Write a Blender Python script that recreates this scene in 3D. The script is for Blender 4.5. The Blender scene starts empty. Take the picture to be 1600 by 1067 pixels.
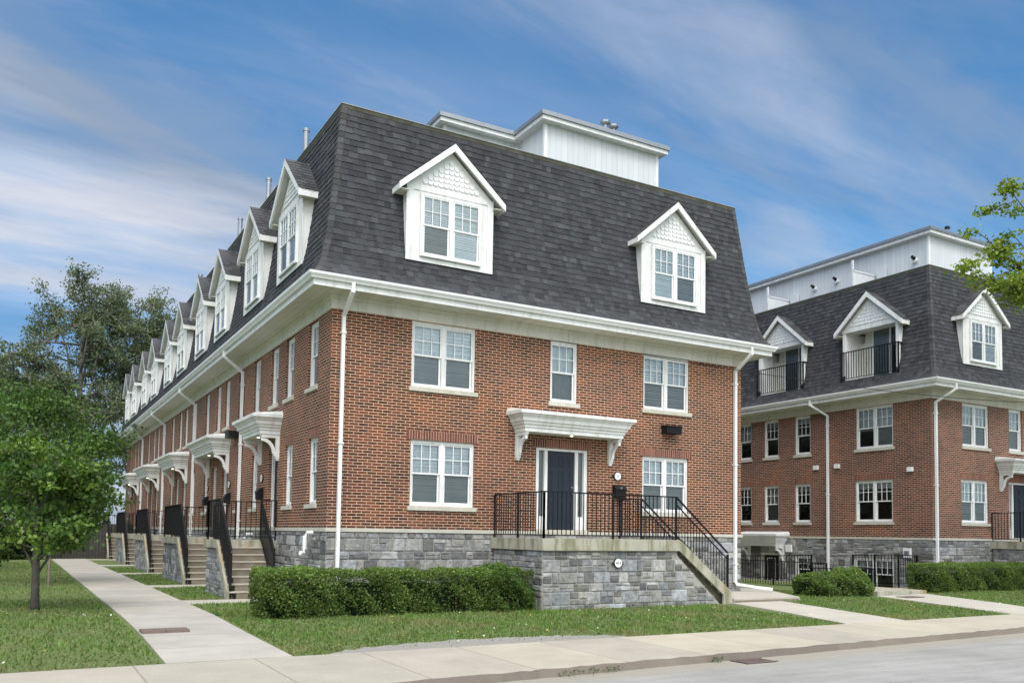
import bpy, bmesh, math, random
import numpy as np
from mathutils import Vector, Matrix
R = math.radians
S = bpy.context.scene
COL = S.collection
# ------------------------------------------------------------------ camera
YAW, PITCH, ROLL = 0.5331947, 0.0587859, 0.0143986
F_PX, CX, CY = 1380.117, 836.476, 753.636
ZG0 = 1.85                                   # height of the belt course above the pavement
CAM = Vector((-5.96113, -19.13424, -0.08995 + ZG0))
fw = Vector((math.sin(YAW)*math.cos(PITCH), math.cos(YAW)*math.cos(PITCH), math.sin(PITCH)))
rt = Vector((math.cos(YAW), -math.sin(YAW), 0)); up = rt.cross(fw)
r2 = rt*math.cos(ROLL) + up*math.sin(ROLL); u2 = -rt*math.sin(ROLL) + up*math.cos(ROLL)
cd = bpy.data.cameras.new('camera'); cam = bpy.data.objects.new('camera', cd); COL.objects.link(cam)
m = Matrix((r2, u2, -fw)).transposed().to_4x4(); m.translation = CAM
cam.matrix_world = m
cd.sensor_width = 36; cd.lens = F_PX/1600*36
cd.shift_x = (800-CX)/1600; cd.shift_y = (CY-533.5)/1600
cd.clip_end = 6000; cd.clip_start = .1
S.camera = cam
# ------------------------------------------------------------------ light
SUN_EL, SUN_AZ = R(54), R(203)               # azimuth clockwise from +Y
SKY_STR = 0.12
w = bpy.data.worlds.new('World'); S.world = w; w.use_nodes = True
nt = w.node_tree; N = nt.nodes; Lk = nt.links; N.clear()
def nn(nt, t, **k):
    n = nt.nodes.new(t)
    for a, b in k.items():
        if a.startswith('i_'): n.inputs[a[2:].replace('_', ' ')].default_value = b
        else: setattr(n, a, b)
    return n
sky = nn(nt, 'ShaderNodeTexSky', sky_type='NISHITA'); sky.sun_disc = False
sky.sun_elevation = SUN_EL; sky.sun_rotation = SUN_AZ; sky.altitude = 100
sky.air_density = 1.0; sky.dust_density = .4; sky.ozone_density = 2.5
hsv = nn(nt, 'ShaderNodeHueSaturation'); hsv.inputs['Saturation'].default_value = 1.2; hsv.inputs['Value'].default_value = .8
Lk.new(sky.outputs[0], hsv.inputs['Color'])
BLUE = (.28, 1.24, 1.46)
tc = nn(nt, 'ShaderNodeTexCoord'); sp = nn(nt, 'ShaderNodeSeparateXYZ'); Lk.new(tc.outputs['Generated'], sp.inputs[0])
def mth(nt, op, a, b=None, c=None, clamp=False):
    n = nt.nodes.new('ShaderNodeMath'); n.operation = op; n.use_clamp = clamp
    for i, v in enumerate((a, b, c)):
        if v is None: continue
        if isinstance(v, (int, float)): n.inputs[i].default_value = v
        else: nt.links.new(v, n.inputs[i])
    return n.outputs[0]
def comb(nt, x, y, z):
    n = nt.nodes.new('ShaderNodeCombineXYZ')
    for i, v in enumerate((x, y, z)):
        if isinstance(v, (int, float)): n.inputs[i].default_value = v
        else: nt.links.new(v, n.inputs[i])
    return n.outputs[0]
def noise(nt, vec, scale, detail=4, rough=.55, dist=0, out='Fac'):
    n = nt.nodes.new('ShaderNodeTexNoise'); n.inputs['Scale'].default_value = scale
    n.inputs['Detail'].default_value = detail; n.inputs['Roughness'].default_value = rough
    n.inputs['Distortion'].default_value = dist
    if vec is not None: nt.links.new(vec, n.inputs['Vector'])
    return n.outputs[out]
def ramp(nt, fac, stops, interp='LINEAR'):
    n = nt.nodes.new('ShaderNodeValToRGB'); nt.links.new(fac, n.inputs[0]); e = n.color_ramp
    e.interpolation = interp
    while len(e.elements) < len(stops): e.elements.new(.5)
    for el, (p, c) in zip(e.elements, stops):
        el.position = p; el.color = (c, c, c, 1) if isinstance(c, (int, float)) else (*c, 1)
    return n.outputs[0]
def mix(nt, fac, a, b, mode='MIX'):
    n = nt.nodes.new('ShaderNodeMix'); n.data_type = 'RGBA'; n.blend_type = mode
    for s, v in ((n.inputs[0], fac), (n.inputs[6], a), (n.inputs[7], b)):
        if isinstance(v, (int, float)): s.default_value = v
        elif isinstance(v, tuple): s.default_value = (*v, 1) if len(v) == 3 else v
        else: nt.links.new(v, s)
    return n.outputs[2]
# clouds on a plane far overhead: direction / height
zz = mth(nt, 'ADD', mth(nt, 'MAXIMUM', sp.outputs[2], 0.0), .16)
px = mth(nt, 'DIVIDE', sp.outputs[0], zz); py = mth(nt, 'DIVIDE', sp.outputs[1], zz)
cp = comb(nt, px, py, 0.0)
mp = nn(nt, 'ShaderNodeMapping'); Lk.new(cp, mp.inputs[0])
mp.inputs['Rotation'].default_value = (0, 0, R(28)); mp.inputs['Scale'].default_value = (.42, 1.1, 1); mp.inputs['Location'].default_value = (-3, 6, 0)
n1 = noise(nt, mp.outputs[0], .75, 7, .56, .9)
n2 = noise(nt, mp.outputs[0], 2.2, 8, .6, 1.2)
cl = mth(nt, 'ADD', mth(nt, 'MULTIPLY', n1, .78), mth(nt, 'MULTIPLY', n2, .22))
mask = ramp(nt, cl, [(.45, 0.0), (.52, .42), (.62, 1.0)], 'EASE')
low = ramp(nt, sp.outputs[2], [(0.0, 1.0), (.12, .80), (.24, .42), (.40, .12), (.5, 0.0)])
n0 = noise(nt, mp.outputs[0], .34, 3, .5, .5)
soft = ramp(nt, n0, [(.42, .0), (.64, .72)], 'EASE')
wisp = mth(nt, 'MULTIPLY', ramp(nt, noise(nt, mp.outputs[0], 3.4, 8, .62, 1.6), [(.35, .0), (.75, 1.0)]), .30)
mask = mth(nt, 'MAXIMUM', mth(nt, 'ADD', mth(nt, 'MULTIPLY', mask, .66), mth(nt, 'MULTIPLY', soft, mth(nt, 'ADD', .45, wisp))), mth(nt, 'MULTIPLY', low, mth(nt, 'ADD', .35, n1)), clamp=True)
n3 = noise(nt, mp.outputs[0], 1.3, 6, .55, .5)
ccol = mix(nt, ramp(nt, n3, [(.38, 0.0), (.62, 1.0)]), (2.1, 2.7, 3.7), (4.7, 5.0, 5.7))
skyc = mix(nt, mask, mix(nt, 1.0, hsv.outputs[0], ramp(nt, sp.outputs[2], [(0.0, (.72, .74, .90)), (.14, (.55, .86, 1.12)), (.30, BLUE)]), 'MULTIPLY'), ccol)
# bright cloud added round the sun, unseen behind the camera, to light the walls
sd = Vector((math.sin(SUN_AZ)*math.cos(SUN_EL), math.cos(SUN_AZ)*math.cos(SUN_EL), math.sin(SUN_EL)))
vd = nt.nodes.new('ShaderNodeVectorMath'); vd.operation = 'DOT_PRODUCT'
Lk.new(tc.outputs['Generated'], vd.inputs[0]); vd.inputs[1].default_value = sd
fill_cloud = ramp(nt, vd.outputs['Value'], [(.42, 0.0), (.68, .5), (.95, 1.0)], 'EASE')
skyc = mix(nt, fill_cloud, skyc, (22.0, 22.0, 21.8))
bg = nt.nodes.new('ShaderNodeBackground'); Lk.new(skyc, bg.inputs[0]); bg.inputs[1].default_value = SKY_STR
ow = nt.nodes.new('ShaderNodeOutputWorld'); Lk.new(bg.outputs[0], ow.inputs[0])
sl = bpy.data.lights.new('sun', 'SUN'); sl.energy = 1.5; sl.angle = R(24); sl.color = (1, .97, .92)
so = bpy.data.objects.new('sun', sl); COL.objects.link(so)
so.rotation_euler = sd.to_track_quat('Z', 'Y').to_euler()
S.view_settings.view_transform = 'Standard'; S.view_settings.look = 'None'
S.view_settings.exposure = 0.27; S.view_settings.gamma = 1

# ------------------------------------------------------------------ materials
def mat(name):
    m_ = bpy.data.materials.new(name); m_.use_nodes = True
    t = m_.node_tree; b = t.nodes['Principled BSDF']
    return m_, t, b
def wpos(t):
    g = t.nodes.new('ShaderNodeNewGeometry'); return g.outputs['Position']
def wall_uv(t):
    g = t.nodes.new('ShaderNodeNewGeometry')
    p = t.nodes.new('ShaderNodeSeparateXYZ'); t.links.new(g.outputs['Position'], p.inputs[0])
    q = t.nodes.new('ShaderNodeSeparateXYZ'); t.links.new(g.outputs['True Normal'], q.inputs[0])
    a = mth(t, 'GREATER_THAN', mth(t, 'ABSOLUTE', q.outputs[0]), .6)
    u = mth(t, 'ADD', mth(t, 'MULTIPLY', p.outputs[1], a), mth(t, 'MULTIPLY', p.outputs[0], mth(t, 'SUBTRACT', 1.0, a)))
    return u, p.outputs[2], g.outputs['Position']
def bump(t, b, h, strength=.3, dist=.02):
    n = t.nodes.new('ShaderNodeBump'); n.inputs['Strength'].default_value = strength; n.inputs['Distance'].default_value = dist
    t.links.new(h, n.inputs['Height']); t.links.new(n.outputs[0], b.inputs['Normal'])
def plain(name, c, rough=.6, var=.12, scale=3.0, spec=.4, dirt=None, streak=0):
    m_, t, b = mat(name); b.inputs['Roughness'].default_value = rough
    b.inputs['Specular IOR Level'].default_value = spec
    n = noise(t, wpos(t), scale, 5, .6)
    f = ramp(t, n, [(.3, 1-var), (.7, 1+var*.4)])
    c_ = mix(t, 1.0, c, f, 'MULTIPLY')
    if dirt:
        d = ramp(t, noise(t, wpos(t), dirt[1], 7, .65), [(dirt[2], 0.0), (dirt[3], 1.0)])
        c_ = mix(t, mth(t, 'MULTIPLY', d, dirt[4]), c_, dirt[0])
    if streak:
        u, z, P = wall_uv(t)
        d = ramp(t, noise(t, comb(t, mth(t, 'MULTIPLY', u, 7.0), mth(t, 'MULTIPLY', z, .8), 0.0), 1.0, 6, .65), [(.50, 0.0), (.72, streak)])
        c_ = mix(t, d, c_, (.33, .33, .28))
    t.links.new(c_, b.inputs['Base Color']); return m_
def brick_mat(name, c1, c2, mort, soldier=False, tint=1.0):
    m_, t, b = mat(name); u, z, P = wall_uv(t)
    v = comb(t, z, u, 0.0) if soldier else comb(t, u, z, 0.0)
    br = t.nodes.new('ShaderNodeTexBrick'); t.links.new(v, br.inputs['Vector'])
    br.inputs['Scale'].default_value = 1; br.inputs['Brick Width'].default_value = .225
    br.inputs['Row Height'].default_value = .0681; br.inputs['Mortar Size'].default_value = .0082
    br.inputs['Mortar Smooth'].default_value = .25; br.inputs['Bias'].default_value = -.05
    if soldier: br.offset = 0; br.inputs['Brick Width'].default_value = 5
    br.inputs['Color1'].default_value = (*c1, 1); br.inputs['Color2'].default_value = (*c2, 1); br.inputs['Mortar'].default_value = (*mort, 1)
    # second random tone per brick, broad weathering, orange patches
    br2 = t.nodes.new('ShaderNodeTexBrick'); t.links.new(v, br2.inputs['Vector'])
    for k in ('Scale', 'Brick Width', 'Row Height', 'Mortar Size', 'Mortar Smooth'): br2.inputs[k].default_value = br.inputs[k].default_value
    br2.offset = br.offset; br2.inputs['Bias'].default_value = -.45
    br2.inputs['Color1'].default_value = (1, 1, 1, 1); br2.inputs['Color2'].default_value = (.38, .36, .42, 1); br2.inputs['Mortar'].default_value = (1, 1, 1, 1)
    c_ = mix(t, 1.0, br.outputs[0], br2.outputs[0], 'MULTIPLY')
    big = ramp(t, noise(t, P, .55, 5, .6), [(.28, (.74, .73, .74)), (.5, (.97, .98, 1)), (.72, (1.22, 1.12, .98))])
    c_ = mix(t, 1.0, c_, big, 'MULTIPLY')
    fine = ramp(t, noise(t, P, 26, 4, .6), [(.3, .78), (.7, 1.18)])
    c_ = mix(t, 1.0, c_, fine, 'MULTIPLY')
    st = ramp(t, noise(t, P, 1.7, 7, .7), [(.62, 0.0), (.78, .35)])
    c_ = mix(t, st, c_, (.52, .44, .38))
    dr = ramp(t, noise(t, comb(t, mth(t, 'MULTIPLY', u, 2.6), mth(t, 'MULTIPLY', z, .35), 0.0), 1.0, 6, .65), [(.55, 0.0), (.75, .35)])
    c_ = mix(t, dr, c_, (.085, .055, .045))
    t.links.new(c_, b.inputs['Base Color']); b.inputs['Roughness'].default_value = .85
    bump(t, b, mth(t, 'SUBTRACT', mth(t, 'MULTIPLY', noise(t, P, 60, 3), .25), br.outputs['Fac']), .6, .008)
    return m_
def attr_mat(name, rough=.85, nscale=14, amt=.25, bumps=.5, streak=None, spec=.3):
    m_, t, b = mat(name); a = t.nodes.new('ShaderNodeAttribute'); a.attribute_name = 'Col'
    P = wpos(t)
    f = ramp(t, noise(t, P, nscale, 6, .65), [(.28, 1-amt), (.72, 1+amt)])
    c_ = mix(t, 1.0, a.outputs['Color'], f, 'MULTIPLY')
    if streak:
        d = ramp(t, noise(t, P, streak[1], 6, .6), [(.55, 0.0), (.75, streak[2])])
        c_ = mix(t, d, c_, streak[0])
    t.links.new(c_, b.inputs['Base Color']); b.inputs['Roughness'].default_value = rough
    b.inputs['Specular IOR Level'].default_value = spec
    if bumps: bump(t, b, noise(t, P, nscale*1.6, 5, .6), bumps, .02)
    return m_
def leaf_mat(name, trans=.35, rough=.55):
    m_, t, b = mat(name); a = t.nodes.new('ShaderNodeAttribute'); a.attribute_name = 'Col'
    t.links.new(a.outputs['Color'], b.inputs['Base Color']); b.inputs['Roughness'].default_value = rough
    b.inputs['Specular IOR Level'].default_value = .35
    tr = t.nodes.new('ShaderNodeBsdfTranslucent'); t.links.new(mix(t, 1.0, a.outputs['Color'], (1.3, 1.5, .6), 'MULTIPLY'), tr.inputs[0])
    ms = t.nodes.new('ShaderNodeMixShader'); ms.inputs[0].default_value = trans
    t.links.new(b.outputs[0], ms.inputs[1]); t.links.new(tr.outputs[0], ms.inputs[2])
    t.links.new(ms.outputs[0], t.nodes['Material Output'].inputs[0]); return m_
def glass_mat(name, tint, op):
    m_ = bpy.data.materials.new(name); m_.use_nodes = True; t = m_.node_tree; t.nodes.clear()
    o = t.nodes.new('ShaderNodeOutputMaterial'); tr = t.nodes.new('ShaderNodeBsdfTransparent'); tr.inputs[0].default_value = (*tint, 1)
    gl = t.nodes.new('ShaderNodeBsdfGlossy'); gl.inputs['Roughness'].default_value = .02; gl.inputs[0].default_value = (.95, 1, 1, 1)
    fr = t.nodes.new('ShaderNodeFresnel'); fr.inputs[0].default_value = 1.45
    f = mth(t, 'MULTIPLY_ADD', fr.outputs[0], .9, op, clamp=True)
    b_ = t.nodes.new('ShaderNodeBump'); b_.inputs['Strength'].default_value = .06; b_.inputs['Distance'].default_value = .05
    t.links.new(noise(t, wpos(t), 1.8, 2), b_.inputs['Height']); t.links.new(b_.outputs[0], gl.inputs['Normal'])
    ms = t.nodes.new('ShaderNodeMixShader'); t.links.new(f, ms.inputs[0]); t.links.new(tr.outputs[0], ms.inputs[1]); t.links.new(gl.outputs[0], ms.inputs[2])
    t.links.new(ms.outputs[0], o.inputs[0]); return m_
def emit_mat(name, c, s):
    m_, t, b = mat(name); b.inputs['Emission Color'].default_value = (*c, 1); b.inputs['Emission Strength'].default_value = s
    b.inputs['Base Color'].default_value = (*c, 1); return m_
def slab_mat(name, c, joint_axis=None, pitch=1.5, jw=.012, stains=True, dark=(.20, .17, .13)):
    m_, t, b = mat(name); P = wpos(t)
    f = ramp(t, noise(t, P, 1.1, 6, .6), [(.3, .86), (.7, 1.06)])
    c_ = mix(t, 1.0, c, f, 'MULTIPLY')
    f2 = ramp(t, noise(t, P, 45, 4, .7), [(.3, .88), (.7, 1.08)])
    c_ = mix(t, 1.0, c_, f2, 'MULTIPLY')
    if stains:
        d = ramp(t, noise(t, P, .7, 8, .7, .6), [(.58, 0.0), (.74, .28)]); c_ = mix(t, d, c_, dark)
    if joint_axis is not None:
        s = t.nodes.new('ShaderNodeSeparateXYZ'); t.links.new(P, s.inputs[0])
        x = mth(t, 'FRACT', mth(t, 'DIVIDE', mth(t, 'ADD', s.outputs[joint_axis], mth(t, 'MULTIPLY', noise(t, P, 3, 2), .02)), pitch))
        j = mth(t, 'LESS_THAN', mth(t, 'MINIMUM', x, mth(t, 'SUBTRACT', 1.0, x)), jw/pitch)
        cell = t.nodes.new('ShaderNodeTexWhiteNoise'); cell.noise_dimensions = '1D'
        t.links.new(mth(t, 'FLOOR', mth(t, 'DIVIDE', s.outputs[joint_axis], pitch)), cell.inputs['W'])
        c_ = mix(t, 1.0, c_, ramp(t, cell.outputs[0], [(0, (.88, .88, .90)), (1, (1.05, 1.03, 1.0))]), 'MULTIPLY')
        c_ = mix(t, mth(t, 'MULTIPLY', j, .55), c_, (.16, .13, .10))
    t.links.new(c_, b.inputs['Base Color']); b.inputs['Roughness'].default_value = .9; b.inputs['Specular IOR Level'].default_value = .2
    bump(t, b, noise(t, P, 70, 4, .7), .25, .01); return m_

M = {}
M['brick'] = brick_mat('brick_wall', (.155, .043, .022), (.058, .022, .015), (.57, .385, .245))
M['brick_b'] = brick_mat('brick_wall_darker', (.165, .055, .034), (.080, .031, .024), (.50, .35, .25))
M['soldier'] = brick_mat('soldier_brick', (.20, .070, .045), (.12, .042, .030), (.50, .30, .21), True)
M['stone'] = attr_mat('ashlar_stone', .85, 9, .48, 1.0)
M['mortar'] = plain('stone_mortar', (.34, .33, .30), .9, .2, 12)
M['shingle'] = attr_mat('asphalt_shingle', .9, 22, .28, .35, ((.080, .084, .080), .8, .2), .2)
M['white'] = plain('white_painted_trim', (.74, .75, .74), .5, .07, 1.5, .35, ((.46, .46, .41), 2.6, .50, .8, .5), .45)
M['white2'] = plain('white_vinyl', (.76, .77, .77), .45, .06, 2.0, .35, None, .22)
M['cream'] = plain('cream_soffit', (.64, .63, .565), .6, .12, 1.2, .3, ((.45, .45, .38), 1.4, .5, .85, .4), .5)
M['sill'] = plain('sill_concrete', (.52, .50, .42), .85, .15, 8, .2, ((.25, .24, .18), 5, .5, .8, .5))
M['belt'] = plain('belt_stone', (.50, .49, .42), .85, .12, 6, .2, ((.28, .27, .22), 3, .5, .8, .5))
M['black'] = plain('black_painted_metal', (.009, .009, .010), .5, .2, 8, .25)
M['door'] = plain('navy_door_paint', (.010, .015, .026), .5, .1, 2, .5)
M['dark'] = plain('dark_interior', (.035, .037, .038), .9)
M['blind'] = plain('blind_slats', (.80, .84, .84), .5, .1, 3)
M['curtain'] = plain('white_curtain', (.66, .68, .66), .8, .15, 6)
M['glass'] = glass_mat('window_glass', (.90, .96, .98), .07)
M['screen'] = glass_mat('screened_window_glass', (.54, .57, .57), .03)
M['dglass'] = glass_mat('dark_window_glass', (.45, .50, .53), .06)
M['steel'] = plain('galvanised_metal', (.30, .32, .34), .35, .15, 6); M['steel'].node_tree.nodes['Principled BSDF'].inputs['Metallic'].default_value = .6
M['flash'] = plain('roof_edge_metal', (.30, .31, .30), .5, .2, 4)
M['moss'] = plain('mossy_roof_cap', (.085, .085, .065), .9, .4, 4, .2)
M['concrete'] = slab_mat('pavement_concrete', (.43, .395, .32), 0, 1.52)
M['pathc'] = slab_mat('path_concrete', (.43, .405, .355), 1, 1.35)
M['plainc'] = slab_mat('walk_concrete', (.45, .42, .36))
M['kerb'] = slab_mat('kerb_concrete', (.20, .175, .145), 0, 3.04, .02, True, (.08, .07, .06))
M['road'] = slab_mat('worn_asphalt', (.36, .37, .365), None, 1, .01, True, (.20, .20, .19))
def road_mat():
    m_, t, b = mat('worn_asphalt_street'); P = wpos(t); s = t.nodes.new('ShaderNodeSeparateXYZ'); t.links.new(P, s.inputs[0])
    c_ = mix(t, ramp(t, noise(t, P, .6, 6, .6), [(.35, 0.0), (.7, 1.0)]), (.27, .262, .245), (.35, .34, .32))
    st_ = noise(t, comb(t, mth(t, 'MULTIPLY', s.outputs[0], .5), mth(t, 'MULTIPLY', s.outputs[1], 4.0), 0.0), 1.0, 6, .6)
    c_ = mix(t, 1.0, c_, ramp(t, st_, [(.3, .86), (.7, 1.1)]), 'MULTIPLY')
    c_ = mix(t, 1.0, c_, ramp(t, noise(t, P, 90, 3, .7), [(.3, .78), (.7, 1.2)]), 'MULTIPLY')
    d = mth(t, 'SUBTRACT', mth(t, 'MULTIPLY_ADD', s.outputs[0], .055, -9.22), s.outputs[1])
    e = mth(t, 'SUBTRACT', 1.0, mth(t, 'DIVIDE', mth(t, 'ADD', d, mth(t, 'MULTIPLY', noise(t, P, 1.6, 6, .65), -.55)), .45), clamp=True)
    c_ = mix(t, mth(t, 'MULTIPLY', e, .75), c_, (.30, .27, .21))
    v = t.nodes.new('ShaderNodeTexVoronoi'); v.feature = 'DISTANCE_TO_EDGE'; v.inputs['Scale'].default_value = .55
    n_ = t.nodes.new('ShaderNodeVectorMath'); n_.operation = 'MULTIPLY_ADD'; t.links.new(noise(t, P, 2.0, 5, .6, out='Color'), n_.inputs[0]); n_.inputs[1].default_value = (.7, .7, 0); t.links.new(P, n_.inputs[2]); t.links.new(n_.outputs[0], v.inputs['Vector'])
    c_ = mix(t, mth(t, 'MULTIPLY', mth(t, 'LESS_THAN', v.outputs['Distance'], .004), .25), c_, (.13, .13, .125))
    t.links.new(c_, b.inputs['Base Color']); b.inputs['Roughness'].default_value = .92; b.inputs['Specular IOR Level'].default_value = .2; bump(t, b, noise(t, P, 80, 4, .7), .4, .01); return m_
M['road'] = road_mat()
M['gravel'] = plain('fine_gravel', (.30, .285, .255), .95, .5, 60, .2)
M['rust'] = plain('rusty_cover', (.17, .125, .105), .7, .3, 14)
M['leaf'] = leaf_mat('foliage'); M['grass'] = leaf_mat('grass_blades', .3, .6)
M['bark'] = plain('bark', (.11, .10, .085), .9, .4, 12, .2)
M['pbark'] = plain('pale_bark', (.20, .195, .175), .9, .4, 9, .2)
M['fin'] = plain('grey_white_panel', (.55, .58, .60), .6, .08, 3)
M['lamp'] = emit_mat('lit_downlight', (1, .93, .75), 6)
M['plaque'] = plain('white_enamel', (.78, .80, .78), .4, .05, 3)
M['woodf'] = plain('dark_fence_wood', (.05, .045, .04), .9, .3, 5)
M['wood'] = plain('grey_wood', (.20, .17, .13), .9, .3, 5)
# siding of the rooftop storey, vertical boards
def siding():
    m_, t, b = mat('vertical_board_siding'); u, z, P = wall_uv(t)
    x = mth(t, 'FRACT', mth(t, 'DIVIDE', u, .20))
    j = mth(t, 'LESS_THAN', x, .07)
    cell = t.nodes.new('ShaderNodeTexWhiteNoise'); cell.noise_dimensions = '1D'; t.links.new(mth(t, 'FLOOR', mth(t, 'DIVIDE', u, .20)), cell.inputs['W'])
    c_ = mix(t, 1.0, (.60, .63, .65), ramp(t, cell.outputs[0], [(0, .93), (1, 1.03)]), 'MULTIPLY')
    c_ = mix(t, mth(t, 'MULTIPLY', j, .5), c_, (.35, .37, .40))
    s = ramp(t, noise(t, comb(t, mth(t, 'MULTIPLY', u, 9.0), mth(t, 'MULTIPLY', z, .7), 0.0), 1.0, 5, .6), [(.55, 0.0), (.75, .5)])
    c_ = mix(t, s, c_, (.40, .40, .38))
    t.links.new(c_, b.inputs['Base Color']); b.inputs['Roughness'].default_value = .6; bump(t, b, j, -.6, .02); return m_
M['siding'] = siding()
# porch slab: concrete with moss and rust runs below posts
def porch_slab():
    m_, t, b = mat('weathered_porch_concrete'); u, z, P = wall_uv(t)
    c_ = mix(t, ramp(t, noise(t, P, 1.6, 6, .6), [(.35, 0.0), (.7, 1.0)]), (.40, .385, .315), (.31, .305, .24))
    s = ramp(t, noise(t, comb(t, mth(t, 'MULTIPLY', u, 5.0), mth(t, 'MULTIPLY', z, .9), 0.0), 1.0, 4, .6), [(.46, 0.0), (.60, .8)])
    c_ = mix(t, s, c_, (.17, .165, .09))
    r = ramp(t, noise(t, comb(t, mth(t, 'MULTIPLY', u, 3.1), mth(t, 'MULTIPLY', z, 1.2), 4.0), 1.0, 3, .5), [(.60, 0.0), (.70, .6)])
    c_ = mix(t, r, c_, (.36, .20, .08))
    t.links.new(c_, b.inputs['Base Color']); b.inputs['Roughness'].default_value = .92; bump(t, b, noise(t, P, 30, 5, .7), .3, .01); return m_
M['porch'] = porch_slab()
M['riser'] = plain('stained_step_concrete', (.22, .195, .15), .9, .3, 3, .2, ((.12, .105, .07), 2.2, .45, .75, .6))
def lawn_mat():
    m_, t, b = mat('lawn_soil_and_grass'); P = wpos(t)
    c_ = mix(t, ramp(t, noise(t, P, .9, 6, .65), [(.35, 0.0), (.7, 1.0)]), (.10, .145, .035), (.145, .18, .055))
    c_ = mix(t, ramp(t, noise(t, P, 8, 6, .7), [(.62, 0.0), (.78, .6)]), c_, (.16, .13, .07))
    c_ = mix(t, 1.0, c_, ramp(t, noise(t, P, 50, 3, .7), [(.3, .6), (.7, 1.35)]), 'MULTIPLY')
    t.links.new(c_, b.inputs['Base Color']); b.inputs['Roughness'].default_value = .95; bump(t, b, noise(t, P, 60, 4, .7), .8, .03); return m_
M['lawn'] = lawn_mat()

# ------------------------------------------------------------------ mesh helpers
class MB:
    def __init__(s): s.v = []; s.f = []; s.m = []; s.c = []; s.ms = []
    def mi(s, name):
        if name not in s.ms: s.ms.append(name)
        return s.ms.index(name)
    def poly(s, pts, mt, col=None):
        i = len(s.v); s.v.extend([tuple(p) for p in pts]); s.f.append(tuple(range(i, i+len(pts)))); s.m.append(s.mi(mt)); s.c.append(col)
    def box(s, x0, x1, y0, y1, z0, z1, mt, col=None):
        i = len(s.v)
        s.v += [(x0, y0, z0), (x1, y0, z0), (x1, y1, z0), (x0, y1, z0), (x0, y0, z1), (x1, y0, z1), (x1, y1, z1), (x0, y1, z1)]
        for q in ((0, 3, 2, 1), (4, 5, 6, 7), (0, 1, 5, 4), (1, 2, 6, 5), (2, 3, 7, 6), (3, 0, 4, 7)):
            s.f.append(tuple(i+k for k in q)); s.m.append(s.mi(mt)); s.c.append(col)
    def bar(s, a, b, w_, h_, mt, col=None):          # rectangular bar from a to b
        a = Vector(a); b = Vector(b); d = (b-a)
        if d.length < 1e-6: return
        d.normalize(); ref = Vector((0, 0, 1)) if abs(d.z) < .95 else Vector((1, 0, 0))
        x = d.cross(ref).normalized()*(w_/2); y = x.normalized().cross(d).normalized()*(h_/2)
        i = len(s.v)
        for p in (a, b):
            for sx, sy in ((-1, -1), (1, -1), (1, 1), (-1, 1)): s.v.append(tuple(p + x*sx + y*sy))
        for q in ((0, 1, 2, 3), (7, 6, 5, 4), (0, 4, 5, 1), (1, 5, 6, 2), (2, 6, 7, 3), (3, 7, 4, 0)):
            s.f.append(tuple(i+k for k in q)); s.m.append(s.mi(mt)); s.c.append(col)
    def prism(s, pts, off, mt):                      # closed polygon extruded by vector off
        off = Vector(off); a = [Vector(p) for p in pts]; b = [p+off for p in a]; n = len(a)
        s.poly(a, mt); s.poly(list(reversed(b)), mt)
        for k in range(n): s.poly([a[k], b[k], b[(k+1) % n], a[(k+1) % n]], mt)
    def tube(s, pts, rad, mt, n=8, cap=True, col=None):
        pts = [Vector(p) for p in pts]; rings = []
        for k, p in enumerate(pts):
            d = (pts[min(k+1, len(pts)-1)] - pts[max(k-1, 0)]).normalized()
            ref = Vector((0, 0, 1)) if abs(d.z) < .9 else Vector((1, 0, 0))
            x = d.cross(ref).normalized(); y = x.cross(d).normalized(); r = rad[k] if isinstance(rad, (list, tuple)) else rad
            i = len(s.v); rings.append(i)
            for q in range(n):
                a = 2*math.pi*q/n; s.v.append(tuple(p + x*(r*math.cos(a)) + y*(r*math.sin(a))))
        for a, b in zip(rings, rings[1:]):
            for q in range(n):
                s.f.append((a+q, a+(q+1) % n, b+(q+1) % n, b+q)); s.m.append(s.mi(mt)); s.c.append(col)
        if cap:
            s.f.append(tuple(rings[0]+q for q in range(n))[::-1]); s.m.append(s.mi(mt)); s.c.append(col)
            s.f.append(tuple(rings[-1]+q for q in range(n))); s.m.append(s.mi(mt)); s.c.append(col)
    def build(s, name, parent=None, loc=(0, 0, 0), rz=0, smooth=False, recalc=True):
        me = bpy.data.meshes.new(name); me.from_pydata(s.v, [], s.f)
        for k in s.ms: me.materials.append(M[k])
        me.polygons.foreach_set('material_index', s.m)
        if any(c is not None for c in s.c):
            ca = me.color_attributes.new('Col', 'FLOAT_COLOR', 'CORNER'); buf = []
            for c, f in zip(s.c, s.f): buf += list((*(c or (.5, .5, .5)), 1.0))*len(f)
            ca.data.foreach_set('color', buf)
        if recalc and not any(c is not None for c in s.c):
            b = bmesh.new(); b.from_mesh(me); bmesh.ops.recalc_face_normals(b, faces=b.faces); b.to_mesh(me); b.free()
        if smooth: me.polygons.foreach_set('use_smooth', [True]*len(me.polygons))
        me.update()
        o = bpy.data.objects.new(name, me); COL.objects.link(o); o.location = loc; o.rotation_euler = (0, 0, rz)
        if parent: o.parent = parent
        return o
def empty(name, loc=(0, 0, 0), label=None, cat=None, group=None, rz=0, parent=None):
    o = bpy.data.objects.new(name, None); COL.objects.link(o); o.location = loc; o.rotation_euler = (0, 0, rz); o.empty_display_size = .3
    if parent: o.parent = parent
    return tag(o, label, cat, group)
def tag(o, label=None, cat=None, group=None, kind=None):
    if label: o['label'] = label
    if cat: o['category'] = cat
    if group: o['group'] = group
    if kind: o['kind'] = kind
    return o
def copy_tree(o, parent=None):
    c = o.copy(); COL.objects.link(c)
    if parent is not None: c.parent = parent
    for ch in list(o.children): copy_tree(ch, c)
    return c

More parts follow.
